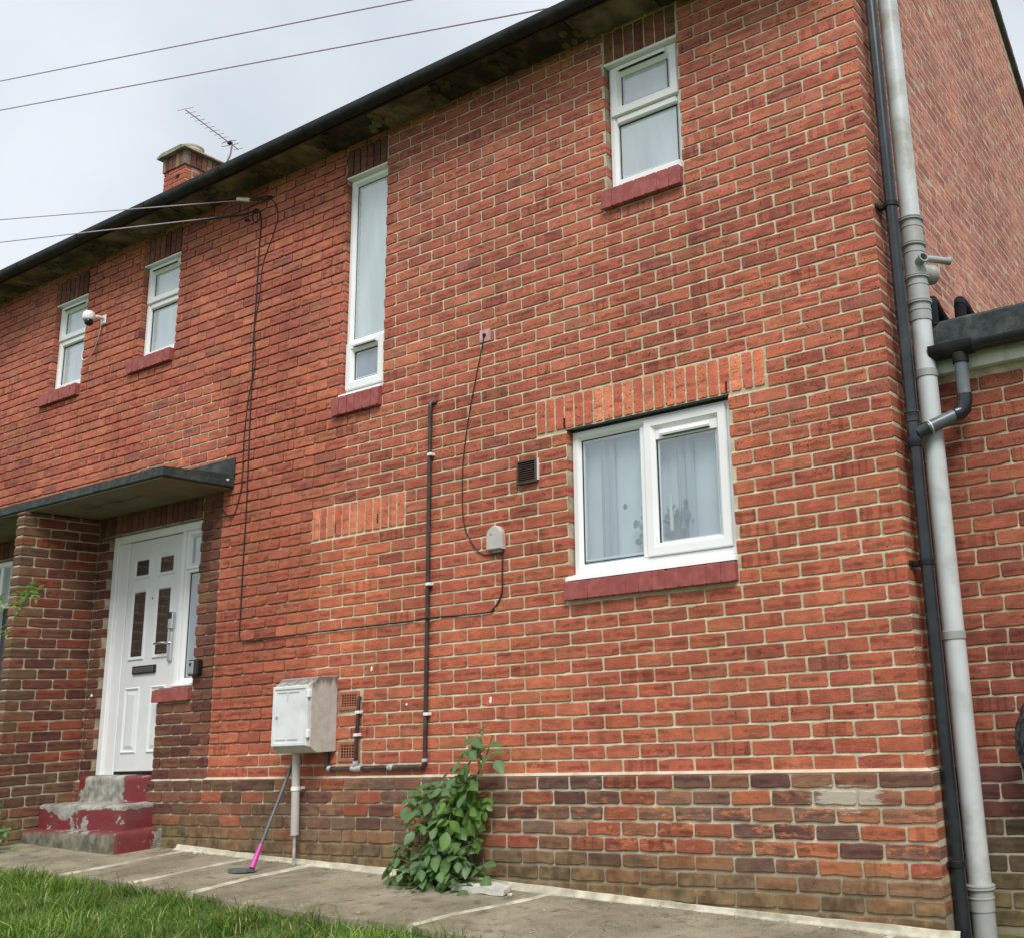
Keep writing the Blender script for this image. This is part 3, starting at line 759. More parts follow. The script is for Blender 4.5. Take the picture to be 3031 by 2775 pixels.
# roof: two tiled slopes with rows of tiles
def roof():
    mb = MB(); th = 0.05
    for (ya, za, yb, zb) in ((-0.27, ZR - (YR+0.27)*SLOPE_F, YR, ZR), (7.2, ZR - (7.2-YR)*SLOPE_B, YR, ZR)):
        n = 24
        for i in range(n):
            t0, t1 = i/n, (i+1)/n
            y0, z0, y1, z1 = ya+(yb-ya)*t0, za+(zb-za)*t0, ya+(yb-ya)*t1, za+(zb-za)*t1
            up = 0.018
            mb.add([(-14.0,y0,z0+up),(0.05,y0,z0+up),(0.05,y1,z1),(-14.0,y1,z1),(-14.0,y0,z0-.02),(0.05,y0,z0-.02),(0.05,y1,z1-.03),(-14.0,y1,z1-.03)],
                   [(0,1,2,3),(7,6,5,4),(0,4,5,1),(1,5,6,2),(3,7,4,0)])
    mb.tube([(-14.0,YR,ZR+.01),(0.05,YR,ZR+.01)], 0.10, 10)
    return mb.build('roof', 'roof_tile', house)
roof_o = roof()
mb = MB()
for (ya, za, yb, zb) in ((-0.25, gable_top(-0.25)+.05, YR, ZR), (7.1, gable_top(7.1)+.05, YR, ZR)):
    n = 12
    for i in range(n):
        y0, y1 = ya+(yb-ya)*i/n, ya+(yb-ya)*(i+1)/n; z0, z1 = za+(zb-za)*i/n, za+(zb-za)*(i+1)/n
        g = rnd(0.0, 0.008)
        mb.add([(-.01,y0,z0-.055),(.045+g,y0,z0-.055),(.045+g,y1,z1-.055),(-.01,y1,z1-.055),(-.01,y0,z0-.022),(.045+g,y0,z0-.022),(.045+g,y1,z1-.022),(-.01,y1,z1-.022)],
               [(0,1,2,3),(7,6,5,4),(0,4,5,1),(1,5,6,2),(2,6,7,3)])
mb.build('verge', 'verge', roof_o)

# eaves: soffit slabs, patched with cement, and the dark gutter
x = XL + 0.2; i = 0
while x < 0.02:
    wdt = rnd(0.58, 0.66); x1 = min(x + wdt, 0.03)
    mb = MB(); dz = rnd(-0.012, 0.008)
    n = 7
    for q in range(n):
        xa, xb = x + (x1-x)*q/n, x + (x1-x)*(q+1)/n - (0.006 if q == n-1 else 0)
        d0, d1 = rnd(-.007,.007), rnd(-.007,.007)
        mb.add([(xa,-.25,ZTOP+dz+.004),(xb,-.25,ZTOP+dz+.004),(xb,0.004,ZTOP+dz+d0*.6),(xa,0.004,ZTOP+dz+d1*.6),(xa,-.25,ZTOP+.06),(xb,-.25,ZTOP+.06),(xb,.05,ZTOP+.06),(xa,.05,ZTOP+.06)],
               [(0,3,2,1),(4,5,6,7),(0,1,5,4),(1,2,6,5),(3,0,4,7)])
    # ragged cement at the joint
    for q in range(9):
        cx = x + rnd(-.14, .16); cy = -rnd(0.02, 0.22); rr = rnd(.015, .06)
        mb.lathe((cx, cy, ZTOP+dz+0.004), [(rr,0.0),(rr*.8,-.012-rnd(0,.012)),(rr*.2,-.020)], 7)
    mb.build('soffit_slab', random.choice(['soffit', 'soffit', 'soffit_dark']), house)
    x = x1; i += 1
mb = MB(); mb.box(XL, 0.04, -0.268, -0.252, ZTOP-.015, ZTOP+.13); mb.build('fascia', 'gutter_black', house)
mb = MB()
gp = []
gc, gr = (-0.318, ZTOP + 0.012), 0.047
for q in range(13):
    t = math.pi + math.pi*q/12; gp.append((gc[0] + gr*math.cos(t), gc[1] + gr*math.sin(t)))
gpi = [(gc[0] + (gr-.004)*math.cos(math.pi*2 - math.pi*q/12), gc[1] + (gr-.004)*math.sin(math.pi*2 - math.pi*q/12)) for q in range(13)]
mb.prism(gp + gpi, 'x', XL, 0.05)
gut = mb.build('gutter', 'gutter_black', house, smooth=True)
for xq in np.arange(XL+0.3, 0.0, 1.02):
    mb = MB(); pp = [(gc[0] + (gr+.005)*math.cos(math.pi+math.pi*q/10), gc[1] + (gr+.005)*math.sin(math.pi+math.pi*q/10)) for q in range(11)]
    pp = [(pp[0][0], gc[1]+.012)] + pp + [(pp[-1][0], gc[1]+.012)]
    mb.prism(pp, 'x', float(xq), float(xq)+0.035); mb.build('gutter_bracket', 'gutter_black', gut)

# porch canopy: felted slab, boarded underside, upstand on the wall
CX1, CY0, CZ0, CZ1 = -5.380, -0.600, 2.172, 2.258
mb = MB(); mb.cbox(-9.75, CX1, CY0, -0.003, CZ0+0.012, CZ1, 0.008); can = mb.build('canopy', 'felt', house)
mb = MB()
mb.add([(-9.75,CY0,CZ1-.006),(CX1,CY0,CZ1-.006),(CX1,-.002,CZ1+.03),(-9.75,-.002,CZ1+.03)], [(0,1,2,3)])
mb.add([(CX1,CY0+.01,CZ1-.01),(CX1,-.002,CZ1-.01),(CX1,-.002,CZ1+.03)], [(0,1,2)])
mb.cbox(-9.75, CX1, -0.016, -0.002, CZ1+.002, 2.425, 0.004); mb.build('flashing', 'felt', can)
x = -9.75
while x < CX1-0.05:
    x1 = min(x + 1.22, CX1-0.02); mb = MB(); mb.cbox(x, x1-.006, CY0+.018, -0.01, CZ0, CZ0+.0115, 0.002); mb.build('soffit_board', 'canopy_board', can); x = x1
mb = MB()
for seg in (( -6.75,-6.1),):
    pts = [(-6.85+0.1*q, -0.33+0.02*math.sin(q*1.3), CZ0-0.002-0.006*math.sin(q*.9)**2) for q in range(9)]
    mb.tube(pts, 0.006, 6)
mb.build('peeling_strip', 'canopy_board', can)
mb = MB(); mb.cbox(CX1-.003, CX1+.004, -0.075, -0.055, CZ1-.028, CZ1-.012, .002); mb.build('fixing', 'white_plastic', can)

# chimney head
chim = MB()
for (a, b, c, d, z0, z1) in ((CHX0-.015, CHX1+.015, CHY0-.015, CHY1+.015, 8.335, 8.56),):
    chim.box(a+.012, b-.012, c+.012, d-.012, z0, z1)
chimney = chim.build('chimney', 'mortar', house)
r0 = random.Random(5)
for side in ('f', 'g'):
    L0, L1 = (CHX0-.02, CHX1+.02) if side == 'f' else (CHY0-.02, CHY1+.02)
    n = 7; wd = (L1-L0)/n
    for i in range(n):
        pal = PAL_PURPLE if i in (1,2,3,5) else [(0.22,0.17,0.12),(0.26,0.20,0.13)]
        b = dict(w=wd-.009, h=0.222, d=0.03 if side == 'g' else 0.05, bev=0.004, irr=0.0015)
        o = part('soldier_brick', shape_mesh(b, i % 4), chimney, ((L0+(i+.5)*wd, CHY0-.02, 8.447) if side == 'f' else (CHX1+.02, L0+(i+.5)*wd, 8.447)), (0,0,ROT[side]))
        o.color = (*jit(r0.choice(pal)), 1)
mb = MB(); mb.prism([(CHX0-.085,8.562),(CHX1+.085,8.562),(CHX1+.08,8.588),(CHX1-.03,8.625),(CHX0+.03,8.625),(CHX0-.08,8.588)], 'y', CHY0-.085, CHY1+.085)
mb2 = MB(); mb2.box(CHX0+.30, CHX0+.385, CHY0-.004, CHY0+.05, 8.165, 8.225); mb2.build('vent_hole', 'dark_void', chimney)
mb.build('chimney_cap', 'cream_stone', chimney)
mb = MB(); prof = [(0.155,0.0),(0.165,0.03)]
for q in range(5): prof += [(0.165,0.06+q*.055),(0.150,0.075+q*.055),(0.165,0.10+q*.055)]
prof += [(0.165,0.335),(0.13,0.335),(0.12,0.1)]
mb.lathe((-11.60, 3.30, 8.50), prof, 20); mb.build('chimney_pot', 'pot_clay', chimney, smooth=True)

# ------------------------------------------------------------------ windows
def frame_prof(y, wd, dep=0.065, ch=0.016):
    return [(0.0, y+dep), (0.0, y+.003), (0.003, y), (wd-ch-.004, y), (wd-.004, y+ch), (wd, y+ch+.004), (wd, y+dep)]
def sash_prof(y, wd, dep=0.05, ch=0.018):
    return [(0.0, y+dep), (0.0, y+.008), (0.006, y), (wd-ch-.004, y), (wd-.004, y+ch), (wd, y+ch+.003), (wd, y+dep)]
def frame(name, x0, x1, z0, z1, y, wd=0.06, bars=(), parent=None, mat='upvc'):
    mb = MB(); mb.ring(x0, x1, z0, z1, frame_prof(y, wd))
    for b in bars: mb.cbox(*b, 0.01)
    return mb.build(name, mat, parent or house, recalc=True)
def pane(x0, x1, z0, z1, y, mat, parent):
    mb = MB(); mb.box(x0-.02, x1+.02, y, y+.008, z0-.02, z1+.02); return mb.build('pane', mat, parent)
def gasket(x0, x1, z0, z1, y, parent):
    mb = MB(); mb.ring(x0-.003, x1+.003, z0-.003, z1+.003, [(0,y+.01),(0,y-.003),(.005,y-.003),(.005,y+.01)]); o = mb.build('gasket', 'black_gloss', parent, recalc=True); spacer(x0, x1, z0, z1, y+.002, parent); return o
def spacer(x0, x1, z0, z1, y, parent):
    mb = MB(); mb.ring(x0+.010, x1-.010, z0+.010, z1-.010, [(0,y+.006),(0,y-.0006),(.007,y-.0006),(.007,y+.006)]); return mb.build('spacer', 'spacer_grey', parent, recalc=True)
def sash(x0, x1, z0, z1, y, wd, parent):
    mb = MB(); mb.ring(x0, x1, z0, z1, sash_prof(y, wd)); return mb.build('sash', 'upvc', parent, recalc=True)
def trickle(x0, x1, z, y, parent, h=0.028):
    mb = MB(); mb.prism([(y, z+h/2), (y-.012, z+h/2-.002), (y-.020, z-.004), (y-.016, z-h/2), (y, z-h/2)], 'x', x0, x1)
    o = mb.build('trickle_vent', 'upvc', parent, recalc=True)
    mb = MB(); mb.box(x0+.02, x1-.012, y-.0165, y-.002, z-h/2-.006, z-h/2-.0005); mb.build('vent_slot', 'black_gloss', o)
def bead(x, z0, z1, y, parent):
    """squeezed-out white sealant down the right reveal"""
    pts = []; z = z0; q = 0
    rs = []
    while z < z1:
        pts.append((x + 0.003*math.sin(q*2.1) + rnd(-.003,.003), y + rnd(-.003,.003), z)); rs.append(rnd(0.004, 0.010)); z += 0.035; q += 1
    mb = MB(); mb.tube(pts, rs, 6); mb.build('sealant_bead', 'white_plastic', parent, smooth=True)

Y = 0.052
# wide ground-floor window
x0, x1, z0, z1 = W1
w1 = frame('window', x0+.004, x1-.004, 1.160, z1-.010, Y, 0.055, bars=[(-1.612, -1.565, Y+.002, Y+.06, 1.20, 2.0)])
w1['label'] = 'wide white ground-floor window with one opening light'
pane(-2.055, -1.608, 1.228, 1.990, Y+.028, 'clear_glass', w1); gasket(-2.055, -1.608, 1.228, 1.990, Y+.026, w1)
sh = sash(-1.570, -1.004, 1.207, 2.034, Y-.014, 0.073, w1)
pane(-1.496, -1.076, 1.273, 1.960, Y+.020, 'clear_glass', w1); gasket(-1.496, -1.076, 1.273, 1.900, Y+.018, w1)
mb = MB(); mb.cbox(-1.496, -1.076, Y+.004, Y+.02, 1.898, 1.960, .003); mb.build('vent_bar', 'upvc', w1)
trickle(-1.455, -1.115, 1.930, Y+.004, w1, 0.032)
mb = MB(); mb.prism([(Y+.04,1.160),(Y-.002,1.160),(Y-.075,1.138),(Y-.078,1.116),(Y+.04,1.112)], 'x', x0-.012, x1+.004); mb.build('window_board', 'upvc', w1, recalc=True)
mb = MB(); mb.box(x0-.01, x1+.005, 0.004, 0.05, z1-.002, z1+.006); mb.build('lintel_plate', 'black_gloss', w1)
bead(x1-.004, 1.15, 2.04, 0.04, w1)
# upper right window
x0, x1, z0, z1 = W2
w2 = frame('window', x0+.004, x1-.004, z0+.004, z1-.012, Y, 0.05, bars=[(x0+.05, x1-.05, Y+.002, Y+.06, 4.062, 4.118), (x0+.05, x1-.05, Y+.003, Y+.06, z0+.02, 3.668)])
pane(-1.684, -1.250, 3.672, 4.058, Y+.03, 'frosted_pane', w2); gasket(-1.684, -1.250, 3.672, 4.058, Y+.028, w2)
sash(-1.728, -1.212, 4.116, 4.475, Y-.014, 0.074, w2); pane(-1.653, -1.300, 4.194, 4.412, Y+.02, 'frosted_pane', w2); gasket(-1.653, -1.300, 4.194, 4.412, Y+.018, w2)
trickle(-1.665, -1.285, 4.448, Y-.014, w2, 0.03); bead(x1-.005, z0, z1-.06, 0.035, w2)
mb = MB(); mb.prism([(0.0,4.493),(0.052,4.493),(0.052,4.476),(0.004,4.482)], 'x', x0, x1); mb.build('head_trim', 'upvc', w2, recalc=True)
w2['label'] = 'upper right two-light white window with frosted panes'
# tall stair window
Y3 = 0.040
x0, x1, z0, z1 = W3
w3 = frame('window', x0+.002, x1-.002, z0+.010, z1-.012, Y3, 0.048, bars=[(x0+.045, x1-.045, Y3+.002, Y3+.06, 3.095, 3.135), (x0+.04, x1-.04, Y3+.003, Y3+.06, z0+.02, 2.74)])
pane(-4.148, -3.808, 3.140, 4.398, Y3+.03, 'frosted_pane_cool', w3); gasket(-4.148, -3.808, 3.140, 4.398, Y3+.028, w3)
sash(-4.190, -3.796, 2.738, 3.106, Y3-.014, 0.072, w3); pane(-4.118, -3.868, 2.811, 3.030, Y3+.02, 'door_side_pane', w3); gasket(-4.118, -3.868, 2.811, 3.030, Y3+.018, w3)
trickle(-4.10, -3.86, 3.075, Y3-.014, w3, 0.028); bead(x1-.004, z0+.05, z1-.08, 0.03, w3)
mb = MB(); mb.prism([(Y3+.04,2.712),(Y3-.002,2.712),(Y3-.055,2.698),(Y3-.058,2.683),(Y3+.04,2.683)], 'x', x0-.01, x1); mb.build('window_board', 'upvc', w3, recalc=True)
mb = MB(); mb.prism([(-.004,4.462),(0.045,4.462),(0.045,4.446),(0.0,4.452)], 'x', x0-.004, x1); mb.build('head_trim', 'upvc', w3, recalc=True)
w3['label'] = 'tall narrow white window with a small opening light at its foot'
# the two upper left windows
def two_light(Wn, dz, label):
    x0, x1, z0, z1 = Wn
    o = frame('window', x0+.004, x1-.004, z0+.008, z1-.010, Y, 0.05, bars=[(x0+.05, x1-.05, Y+.002, Y+.06, 4.034+dz, 4.090+dz), (x0+.05, x1-.05, Y+.003, Y+.06, z0+.02, 3.632+dz*.6)])
    pane(x0+.060, x1-.060, 3.634+dz*.6, 4.030+dz, Y+.03, 'frosted_pane_cool', o); gasket(x0+.060, x1-.060, 3.634+dz*.6, 4.030+dz, Y+.028, o)
    sash(x0+.014, x1-.014, 4.086+dz, z1-.016, Y-.014, 0.068, o); pane(x0+.080, x1-.080, 4.150+dz, z1-.080, Y+.02, 'frosted_pane_cool', o); gasket(x0+.080, x1-.080, 4.150+dz, z1-.080, Y+.018, o)
    trickle(x0+.07, x1-.09, z1-.040, Y-.014, o, 0.028); bead(x1-.005, z0+.02, z1-.06, 0.035, o)
    mb = MB(); mb.prism([(0.0,z1+.002),(0.052,z1+.002),(0.052,z1-.014),(0.004,z1-.008)], 'x', x0, x1); mb.build('head_trim', 'upvc', o, recalc=True)
    o['label'] = label
two_light(W4, 0.0, 'upper white two-light window above the porch')
two_light(W5, -0.028, 'upper left white two-light window beside the camera')

# ------------------------------------------------------------------ front door with its side light
YD = 0.050
x0, x1, z0, z1 = DOOR
mb = MB()
mb.cbox(-7.040, -6.975, YD-.012, YD+.07, 0.036, 1.998, .004); mb.cbox(-6.975, -6.832, YD+.008, YD+.07, 0.036, 1.93, .004)
mb.cbox(-6.975, -5.770, YD-.008, YD+.07, 1.932, 1.998, .006); mb.cbox(-6.082, -6.030, YD-.008, YD+.07, 0.036, 1.932, .006)
df = mb.build('door_frame', 'upvc', house)
LX0, LX1 = -6.832, -6.086
mb = MB(); mb.cbox(LX0+.006, LX1-.004, YD+.012, YD+.055, 0.062, 1.926, .003)
door = mb.build('door', 'door_white', house); door['label'] = 'white panelled front door with four narrow dark glazed lights'
mb = MB(); mb.box(LX0, LX0+.006, YD+.02, YD+.06, 0.05, 1.93); mb.box(LX0, LX1, YD+.016, YD+.06, 0.040, 0.060); mb.box(LX0, LX1, YD+.02, YD+.06, 1.926, 1.932); mb.build('door_seal', 'black_gloss', door)
for (a, b, c, d) in ((-6.712,-6.545,1.636,1.758), (-6.378,-6.206,1.634,1.755), (-6.712,-6.560,0.968,1.490), (-6.378,-6.218,0.968,1.490)):
    mb = MB(); mb.ring(a-.034, b+.034, c-.034, d+.034, [(0,YD+.02),(0,YD+.010),(.010,YD+.002),(.026,YD+.004),(.034,YD+.012),(.034,YD+.02)]); mo = mb.build('glazing_trim', 'door_white', door, recalc=True)
    mb = MB(); mb.box(a, b, YD+.009, YD+.013, c, d); mb.build('light', 'dark_pane', door)
for (a, b) in ((-6.75, -6.545), (-6.40, -6.20)):
    mb = MB(); c, d = 0.20, 0.72
    mb.ring(a, b, c, d, [(0,YD+.02),(0,YD+.011),(.010,YD+.002),(.022,YD+.009),(.030,YD+.016),(.030,YD+.02)])
    mb.ring(a+.032, b-.032, c+.032, d-.032, [(0,YD+.02),(0,YD+.012),(.028,YD+.004),(.028,YD+.02)])
    mb.box(a+.058, b-.058, YD+.004, YD+.02, c+.058, d-.058)
    mb.build('panel', 'door_white', door, recalc=True)
mb = MB(); mb.cbox(-6.655, -6.345, YD-.004, YD+.014, 0.822, 0.888, .004); lb = mb.build('letterbox', 'black_gloss', door)
mb = MB(); mb.cbox(-6.640, -6.360, YD-.010, YD, 0.832, 0.876, .005); mb.build('flap', 'letter_metal', lb)
mb = MB(); mb.cbox(-6.185, -6.140, YD-.010, YD+.013, 0.90, 1.14, .006); ha = mb.build('handle_plate', 'chrome', door)
mb = MB(); mb.tube([(-6.162,YD-.008,1.045),(-6.162,YD-.05,1.045),(-6.19,YD-.058,1.047),(-6.29,YD-.055,1.045)], 0.009, 8); mb.build('handle', 'chrome', ha, smooth=True)
mb = MB(); mb.cbox(-6.190, -6.130, YD-.018, YD+.013, 1.155, 1.29, .006); kp = mb.build('keypad_lock', 'chrome', door)
mb = MB(); mb.cbox(-6.184, -6.136, YD-.021, YD-.016, 1.235, 1.285, .002); mb.build('keypad_face', 'black_gloss', kp)
mb = MB(); mb.lathe((-6.462, YD+.012, 1.43), [(.006,0),(.006,.006),(.003,.008)], 8, axis=(0,-1,0)); mb.build('peephole', 'black_gloss', door)
# side light
mb = MB(); mb.ring(-6.028, -5.770, 0.714, 1.930, frame_prof(YD, 0.045)); mb.cbox(-5.99, -5.80, YD+.002, YD+.06, 1.585, 1.625, .006); slt = mb.build('side_window', 'upvc', house, recalc=True)
pane(-5.982, -5.815, 0.762, 1.580, YD+.028, 'door_side_pane', slt); gasket(-5.982, -5.815, 0.762, 1.580, YD+.026, slt)
mb = MB(); mb.ring(-6.010, -5.785, 1.610, 1.922, sash_prof(YD-.012, 0.05)); mb.build('sash', 'upvc', slt, recalc=True)
pane(-5.960, -5.835, 1.660, 1.872, YD+.02, 'frosted_pane', slt)
mb = MB(); mb.cbox(-6.06, -5.772, YD-.045, YD+.06, 0.692, 0.714, .006); mb.build('window_board', 'upvc', slt)
# the neighbour's doorway beyond the party wall
mb = MB(); mb.ring(-9.58, -7.64, 0.03, 1.995, frame_prof(YD, 0.06)); mb.cbox(-8.92, -8.86, YD-.004, YD+.06, 0.06, 1.95, .006); mb.cbox(-8.97, -7.68, YD, YD+.06, 1.55, 1.60, .006)
nd = mb.build('door_frame', 'upvc', house, recalc=True)
mb = MB(); mb.cbox(-9.52, -8.93, YD+.02, YD+.06, 0.09, 1.93, .004); mb.build('door', 'slate_grey', house)['label'] = 'dark slate-grey front door beyond the party wall'
pane(-8.85, -7.71, 1.61, 1.93, YD+.03, 'frosted_pane_cool', nd); pane(-8.85, -7.71, 0.09, 1.54, YD+.03, 'slate_grey', nd)

# small masonry parts: air bricks, weep vents
for (a, b, c, d) in AIRB:
    mb = MB(); a += .012; b -= .012; c += .004; d -= .004
    mb.ring(a, b, c, d, [(0,.05),(0,-.005),(.004,-.007),(.020,-.007),(.026,-.004),(.026,.05)])
    nx, nz = 6, 5; X0, X1, Z0, Z1 = a+.026, b-.026, c+.026-.006, d-.026+.006
    for q in range(nx+1):
        xx = X0+(X1-X0)*q/nx; mb.box(xx-.0036, xx+.0036, -.0045, -.001, Z0, Z1)
    for q in range(nz+1):
        zz = Z0+(Z1-Z0)*q/nz; mb.box(X0, X1, -.0048, -.0012, zz-.0030, zz+.0030)
    ab = mb.build('air_brick', 'terracotta', house)
    mb = MB(); mb.box(X0-.002, X1+.002, -.0006, .0045, Z0-.002, Z1+.002); mb.build('backing', 'dark_void', ab)
for (x, z) in ((-2.128, 2.105), (-0.965, 2.105), (-4.205, 1.715), (-3.775, 1.725)):
    mb = MB(); mb.box(x-.006, x+.006, -.003, .02, z-.034, z+.034)
    for q in range(6): mb.box(x-.007, x+.007, -.005, -.002, z-.032+q*.012, z-.028+q*.012)
    mb.build('weep_vent', 'black_gloss', house)
# splashes of white paint on the bricks
for (x, z, w_, h_) in ((-2.739, .446, .010, .022), (-3.796, .699, .009, .017), (-3.460, .452, .009, .009), (-7.116, .679, .015, .015)):
    mb = MB(); n = 9; rr = [rnd(.6, 1.15) for _ in range(n)]
    vs_ = [(x + w_*rr[q]*math.cos(2*math.pi*q/n), -.0075, z + h_*rr[q]*math.sin(2*math.pi*q/n)) for q in range(n)]
    vs_ += [((v[0]-x)*1.15+x, -.003, (v[2]-z)*1.15+z) for v in vs_]
    mb.add(vs_, [tuple(range(n))] + [(q, q+n, (q+1)%n+n, (q+1)%n) for q in range(n)])
    mb.build('paint_splash', 'white_plastic', house, recalc=True)
# cement fillet where the wall meets the path
def gz(x, y): return -0.735 - 0.043*max(-14.0, min(14.0, x)) + 0.02*max(-6.0, min(6.0, y))
mb = MB(); n = 60; r1 = random.Random(11)
prev = None
for i in range(n+1):
    x = -5.75 + (5.85)*i/n; g = gz(x, -0.1)
    wv = 0.026 + .006*math.sin(x*1.7) + r1.uniform(-.0025, .0025); hv = 0.034 + .006*math.sin(x*1.9+1) + r1.uniform(-.002, .002)
    cur = [(x, PLY-.002, g+hv), (x, PLY-.010, g+hv*.9), (x, PLY-wv*.7, g+hv*.35), (x, PLY-wv-.015, g+.004), (x, PLY-wv-.02, g-.03)]
    if prev:
        mb.add(prev+cur, [(q, q+1, q+6, q+5) for q in range(4)])
    prev = cur
mb.build('mortar_fillet', 'fillet', house, smooth=True)

# ------------------------------------------------------------------ front steps
st = thing('front_steps', 'three concrete steps with chipped red paint leading up to the white door', 'steps')
def step(x0, x1, y0, y1, z0, z1):
    mb = MB(); bm = bmesh.new(); bmesh.ops.create_cube(bm, size=1.0)
    for v in bm.verts: v.co = Vector(((x0+x1)/2+v.co.x*(x1-x0), (y0+y1)/2+v.co.y*(y1-y0), (z0+z1)/2+v.co.z*(z1-z0)))
    bmesh.ops.subdivide_edges(bm, edges=list(bm.edges), cuts=9, use_grid_fill=True)
    for v in bm.verts:
        q = mnoise.noise_vector(v.co*4.0)*0.006 + mnoise.noise_vector(v.co*15.0)*0.0025
        e = sum((abs(v.co.x-x1) < 1e-4, abs(v.co.y-y0) < 1e-4, abs(v.co.z-z1) < 1e-4))
        v.co += q
        if e >= 2: v.co += Vector((-.008 if abs(v.co.x-x1) < .02 else 0, .008 if abs(v.co.y-y0) < .02 else 0, -.008))
    bm.verts.index_update(); mb.add([tuple(v.co) for v in bm.verts], [tuple(v.index for v in f.verts) for f in bm.faces]); bm.free()
    return mb.build('step', 'step_paint', st, smooth=True)
step(-7.10, -6.185, -0.050, 0.14, -0.162, 0.036)
step(-7.208, -6.09, -0.285, -0.002, -0.345, -0.156)
step(-7.208, -5.96, -0.400, -0.042, -0.62, -0.338)

# ------------------------------------------------------------------ the extension at the right
EY = 0.30
ext = thing('side_extension', 'low flat-roofed red brick extension set back behind the corner drainpipes', 'extension')
EBR = []
k = -9
while (k+1)*CH < 2.02:
    z0, z1 = k*CH + J/2, (k+1)*CH - J/2
    x = 0.03; ph = 0.115 if k % 2 else B
    e = [x, x+ph]
    while e[-1] < 3.4: e.append(e[-1]+B)
    yy = EY if k >= 0 else EY - 0.03
    for i in range(len(e)-1):
        a, b = e[i]+J/2, e[i+1]-J/2
        zc = (z0+z1)/2
        pal = ([(0.29,0.085,0.05),(0.34,0.11,0.06),(0.25,0.075,0.048),(0.31,0.095,0.055)] if k >= 0 else [(0.13,0.055,0.05),(0.16,0.06,0.05)] if k > -4 else [(0.10,0.075,0.045),(0.12,0.085,0.05)])
        add_brick(EBR, (a+b)/2, yy, zc, b-a, z1-z0, 0.08, jit(random.choice(pal)), 0.004, 0.0025)
    k += 1
place_bricks(EBR, ext, 160, 'brickwork')
mb = MB(); mb.box(0.012, 3.42, EY+.004, 4.5, 0.0, 2.10); mb.box(0.05, 3.43, EY-.026, 4.5, -0.85, 0.004)
mo = mb.build('mortar_bed', 'mortar', ext)
a = mo.data.attributes.new('rep', 'FLOAT', 'POINT'); a.data.foreach_set('value', np.full(len(mo.data.vertices), 0.45, dtype=np.float32))
mb = MB(); mb.cbox(0.125, 3.5, EY-.045, EY+.02, 2.005, 2.15, .004); mb.build('fascia_board', 'white_board', ext)
def felt_edge():
    mb = MB(); n = 40; prev = None; r = random.Random(9)
    for i in range(n+1):
        x = 0.11 + 3.4*i/n
        top = 2.302 + r.uniform(-.003,.003); bot = 2.105 + r.uniform(-.010,.008)
        cur = [(x, EY-.062+r.uniform(-.003,.003), bot), (x, EY-.058+r.uniform(-.003,.003), (top+bot)/2), (x, EY-.055, top-.02), (x, EY-.03, top), (x, 4.5, top+.06), (x, EY-.03, bot)]
        if prev: mb.add(prev+cur, [(q, (q+1)%6, (q+1)%6+6, q+6) for q in range(6)])
        else: mb.add(cur, [tuple(range(6))])
        prev = cur
    mb.build('felt_roof', 'felt', ext, recalc=True)
felt_edge()
mb = MB(); ge = (EY-.105, 2.118); gr2 = 0.052
gp = [(ge[0]+gr2*math.cos(math.pi+math.pi*q/12), ge[1]+gr2*math.sin(math.pi+math.pi*q/12)) for q in range(13)]
gpi = [(ge[0]+(gr2-.004)*math.cos(2*math.pi-math.pi*q/12), ge[1]+(gr2-.004)*math.sin(2*math.pi-math.pi*q/12)) for q in range(13)]
mb.prism(gp+gpi, 'x', 0.40, 3.5); eg = mb.build('gutter', 'black_plastic', ext, smooth=True)
mb = MB(); gp2 = [(ge[0]+(gr2+.006)*math.cos(math.pi+math.pi*q/12), ge[1]+(gr2+.006)*math.sin(math.pi+math.pi*q/12)) for q in range(13)]
gp2 = [(gp2[0][0], ge[1]+.012)] + gp2 + [(gp2[-1][0], ge[1]+.012)]
mb.prism(gp2, 'x', 0.175, 0.402); mb.lathe((0.328, ge[0], ge[1]-.045), [(.044,0),(.042,-.05)], 16); mb.build('gutter_outlet', 'gutter_black', eg, smooth=True)

# ------------------------------------------------------------------ drainpipes on the corner
dp = thing('downpipe', 'black plastic downpipe running down the house corner beside the grey soil pipe', 'drainpipe')
DX, DY, DR = 0.078, 0.075, 0.0345
def pipe_seg(name, a, b, r, mat, parent, n=18):
    mb = MB(); mb.tube([a, b], r, n); return mb.build(name, mat, parent, smooth=True)
pipe_seg('pipe', (DX,DY,1.77), (DX,DY,4.75), DR, 'black_plastic', dp)
pipe_seg('pipe', (DX,DY,-0.80), (DX,DY,1.60), DR, 'black_plastic', dp)
mb = MB(); mb.lathe((DX,DY,1.585), [(DR+.003,0),(DR+.006,.004),(DR+.006,.05),(DR+.002,.055),(DR+.002,.13),(DR+.006,.135),(DR+.006,.18),(DR+.008,.184),(DR+.003,.192)], 20)
br = mb.build('branch_fitting', 'black_plastic', dp, smooth=True)
mb = MB(); mb.tube([(DX+.02,DY+.005,1.655),(DX+.075,DY+.02,1.682)], DR+.004, 18); mb.build('branch_socket', 'black_plastic', br, smooth=True)
P0, P1, P2 = Vector((DX+.07,DY+.018,1.680)), Vector((0.300, 0.185, 1.755)), Vector((0.328,0.195,1.82))
pipe_seg('branch_pipe', P0, P1, DR, 'slate_pipe', dp)
mb = MB(); mb.tube([P1-Vector((.03,.022,.01)), P1, P1+Vector((.018,.006,.018)), P2, P2+Vector((0,0,.03))], DR+.005, 18); mb.build('elbow', 'black_plastic', dp, smooth=True)
pipe_seg('upper_pipe', P2+Vector((0,0,.02)), (0.328,0.195,2.09), DR, 'slate_pipe', dp)
for t, rr in ((0.06, .0005), (0.93, .0005)):
    q = P0.lerp(P1, t); mb = MB(); mb.tube([q, P0.lerp(P1, t+.035)], DR+.001, 18); mb.build('glue_mark', 'grey_plastic', dp, smooth=True)
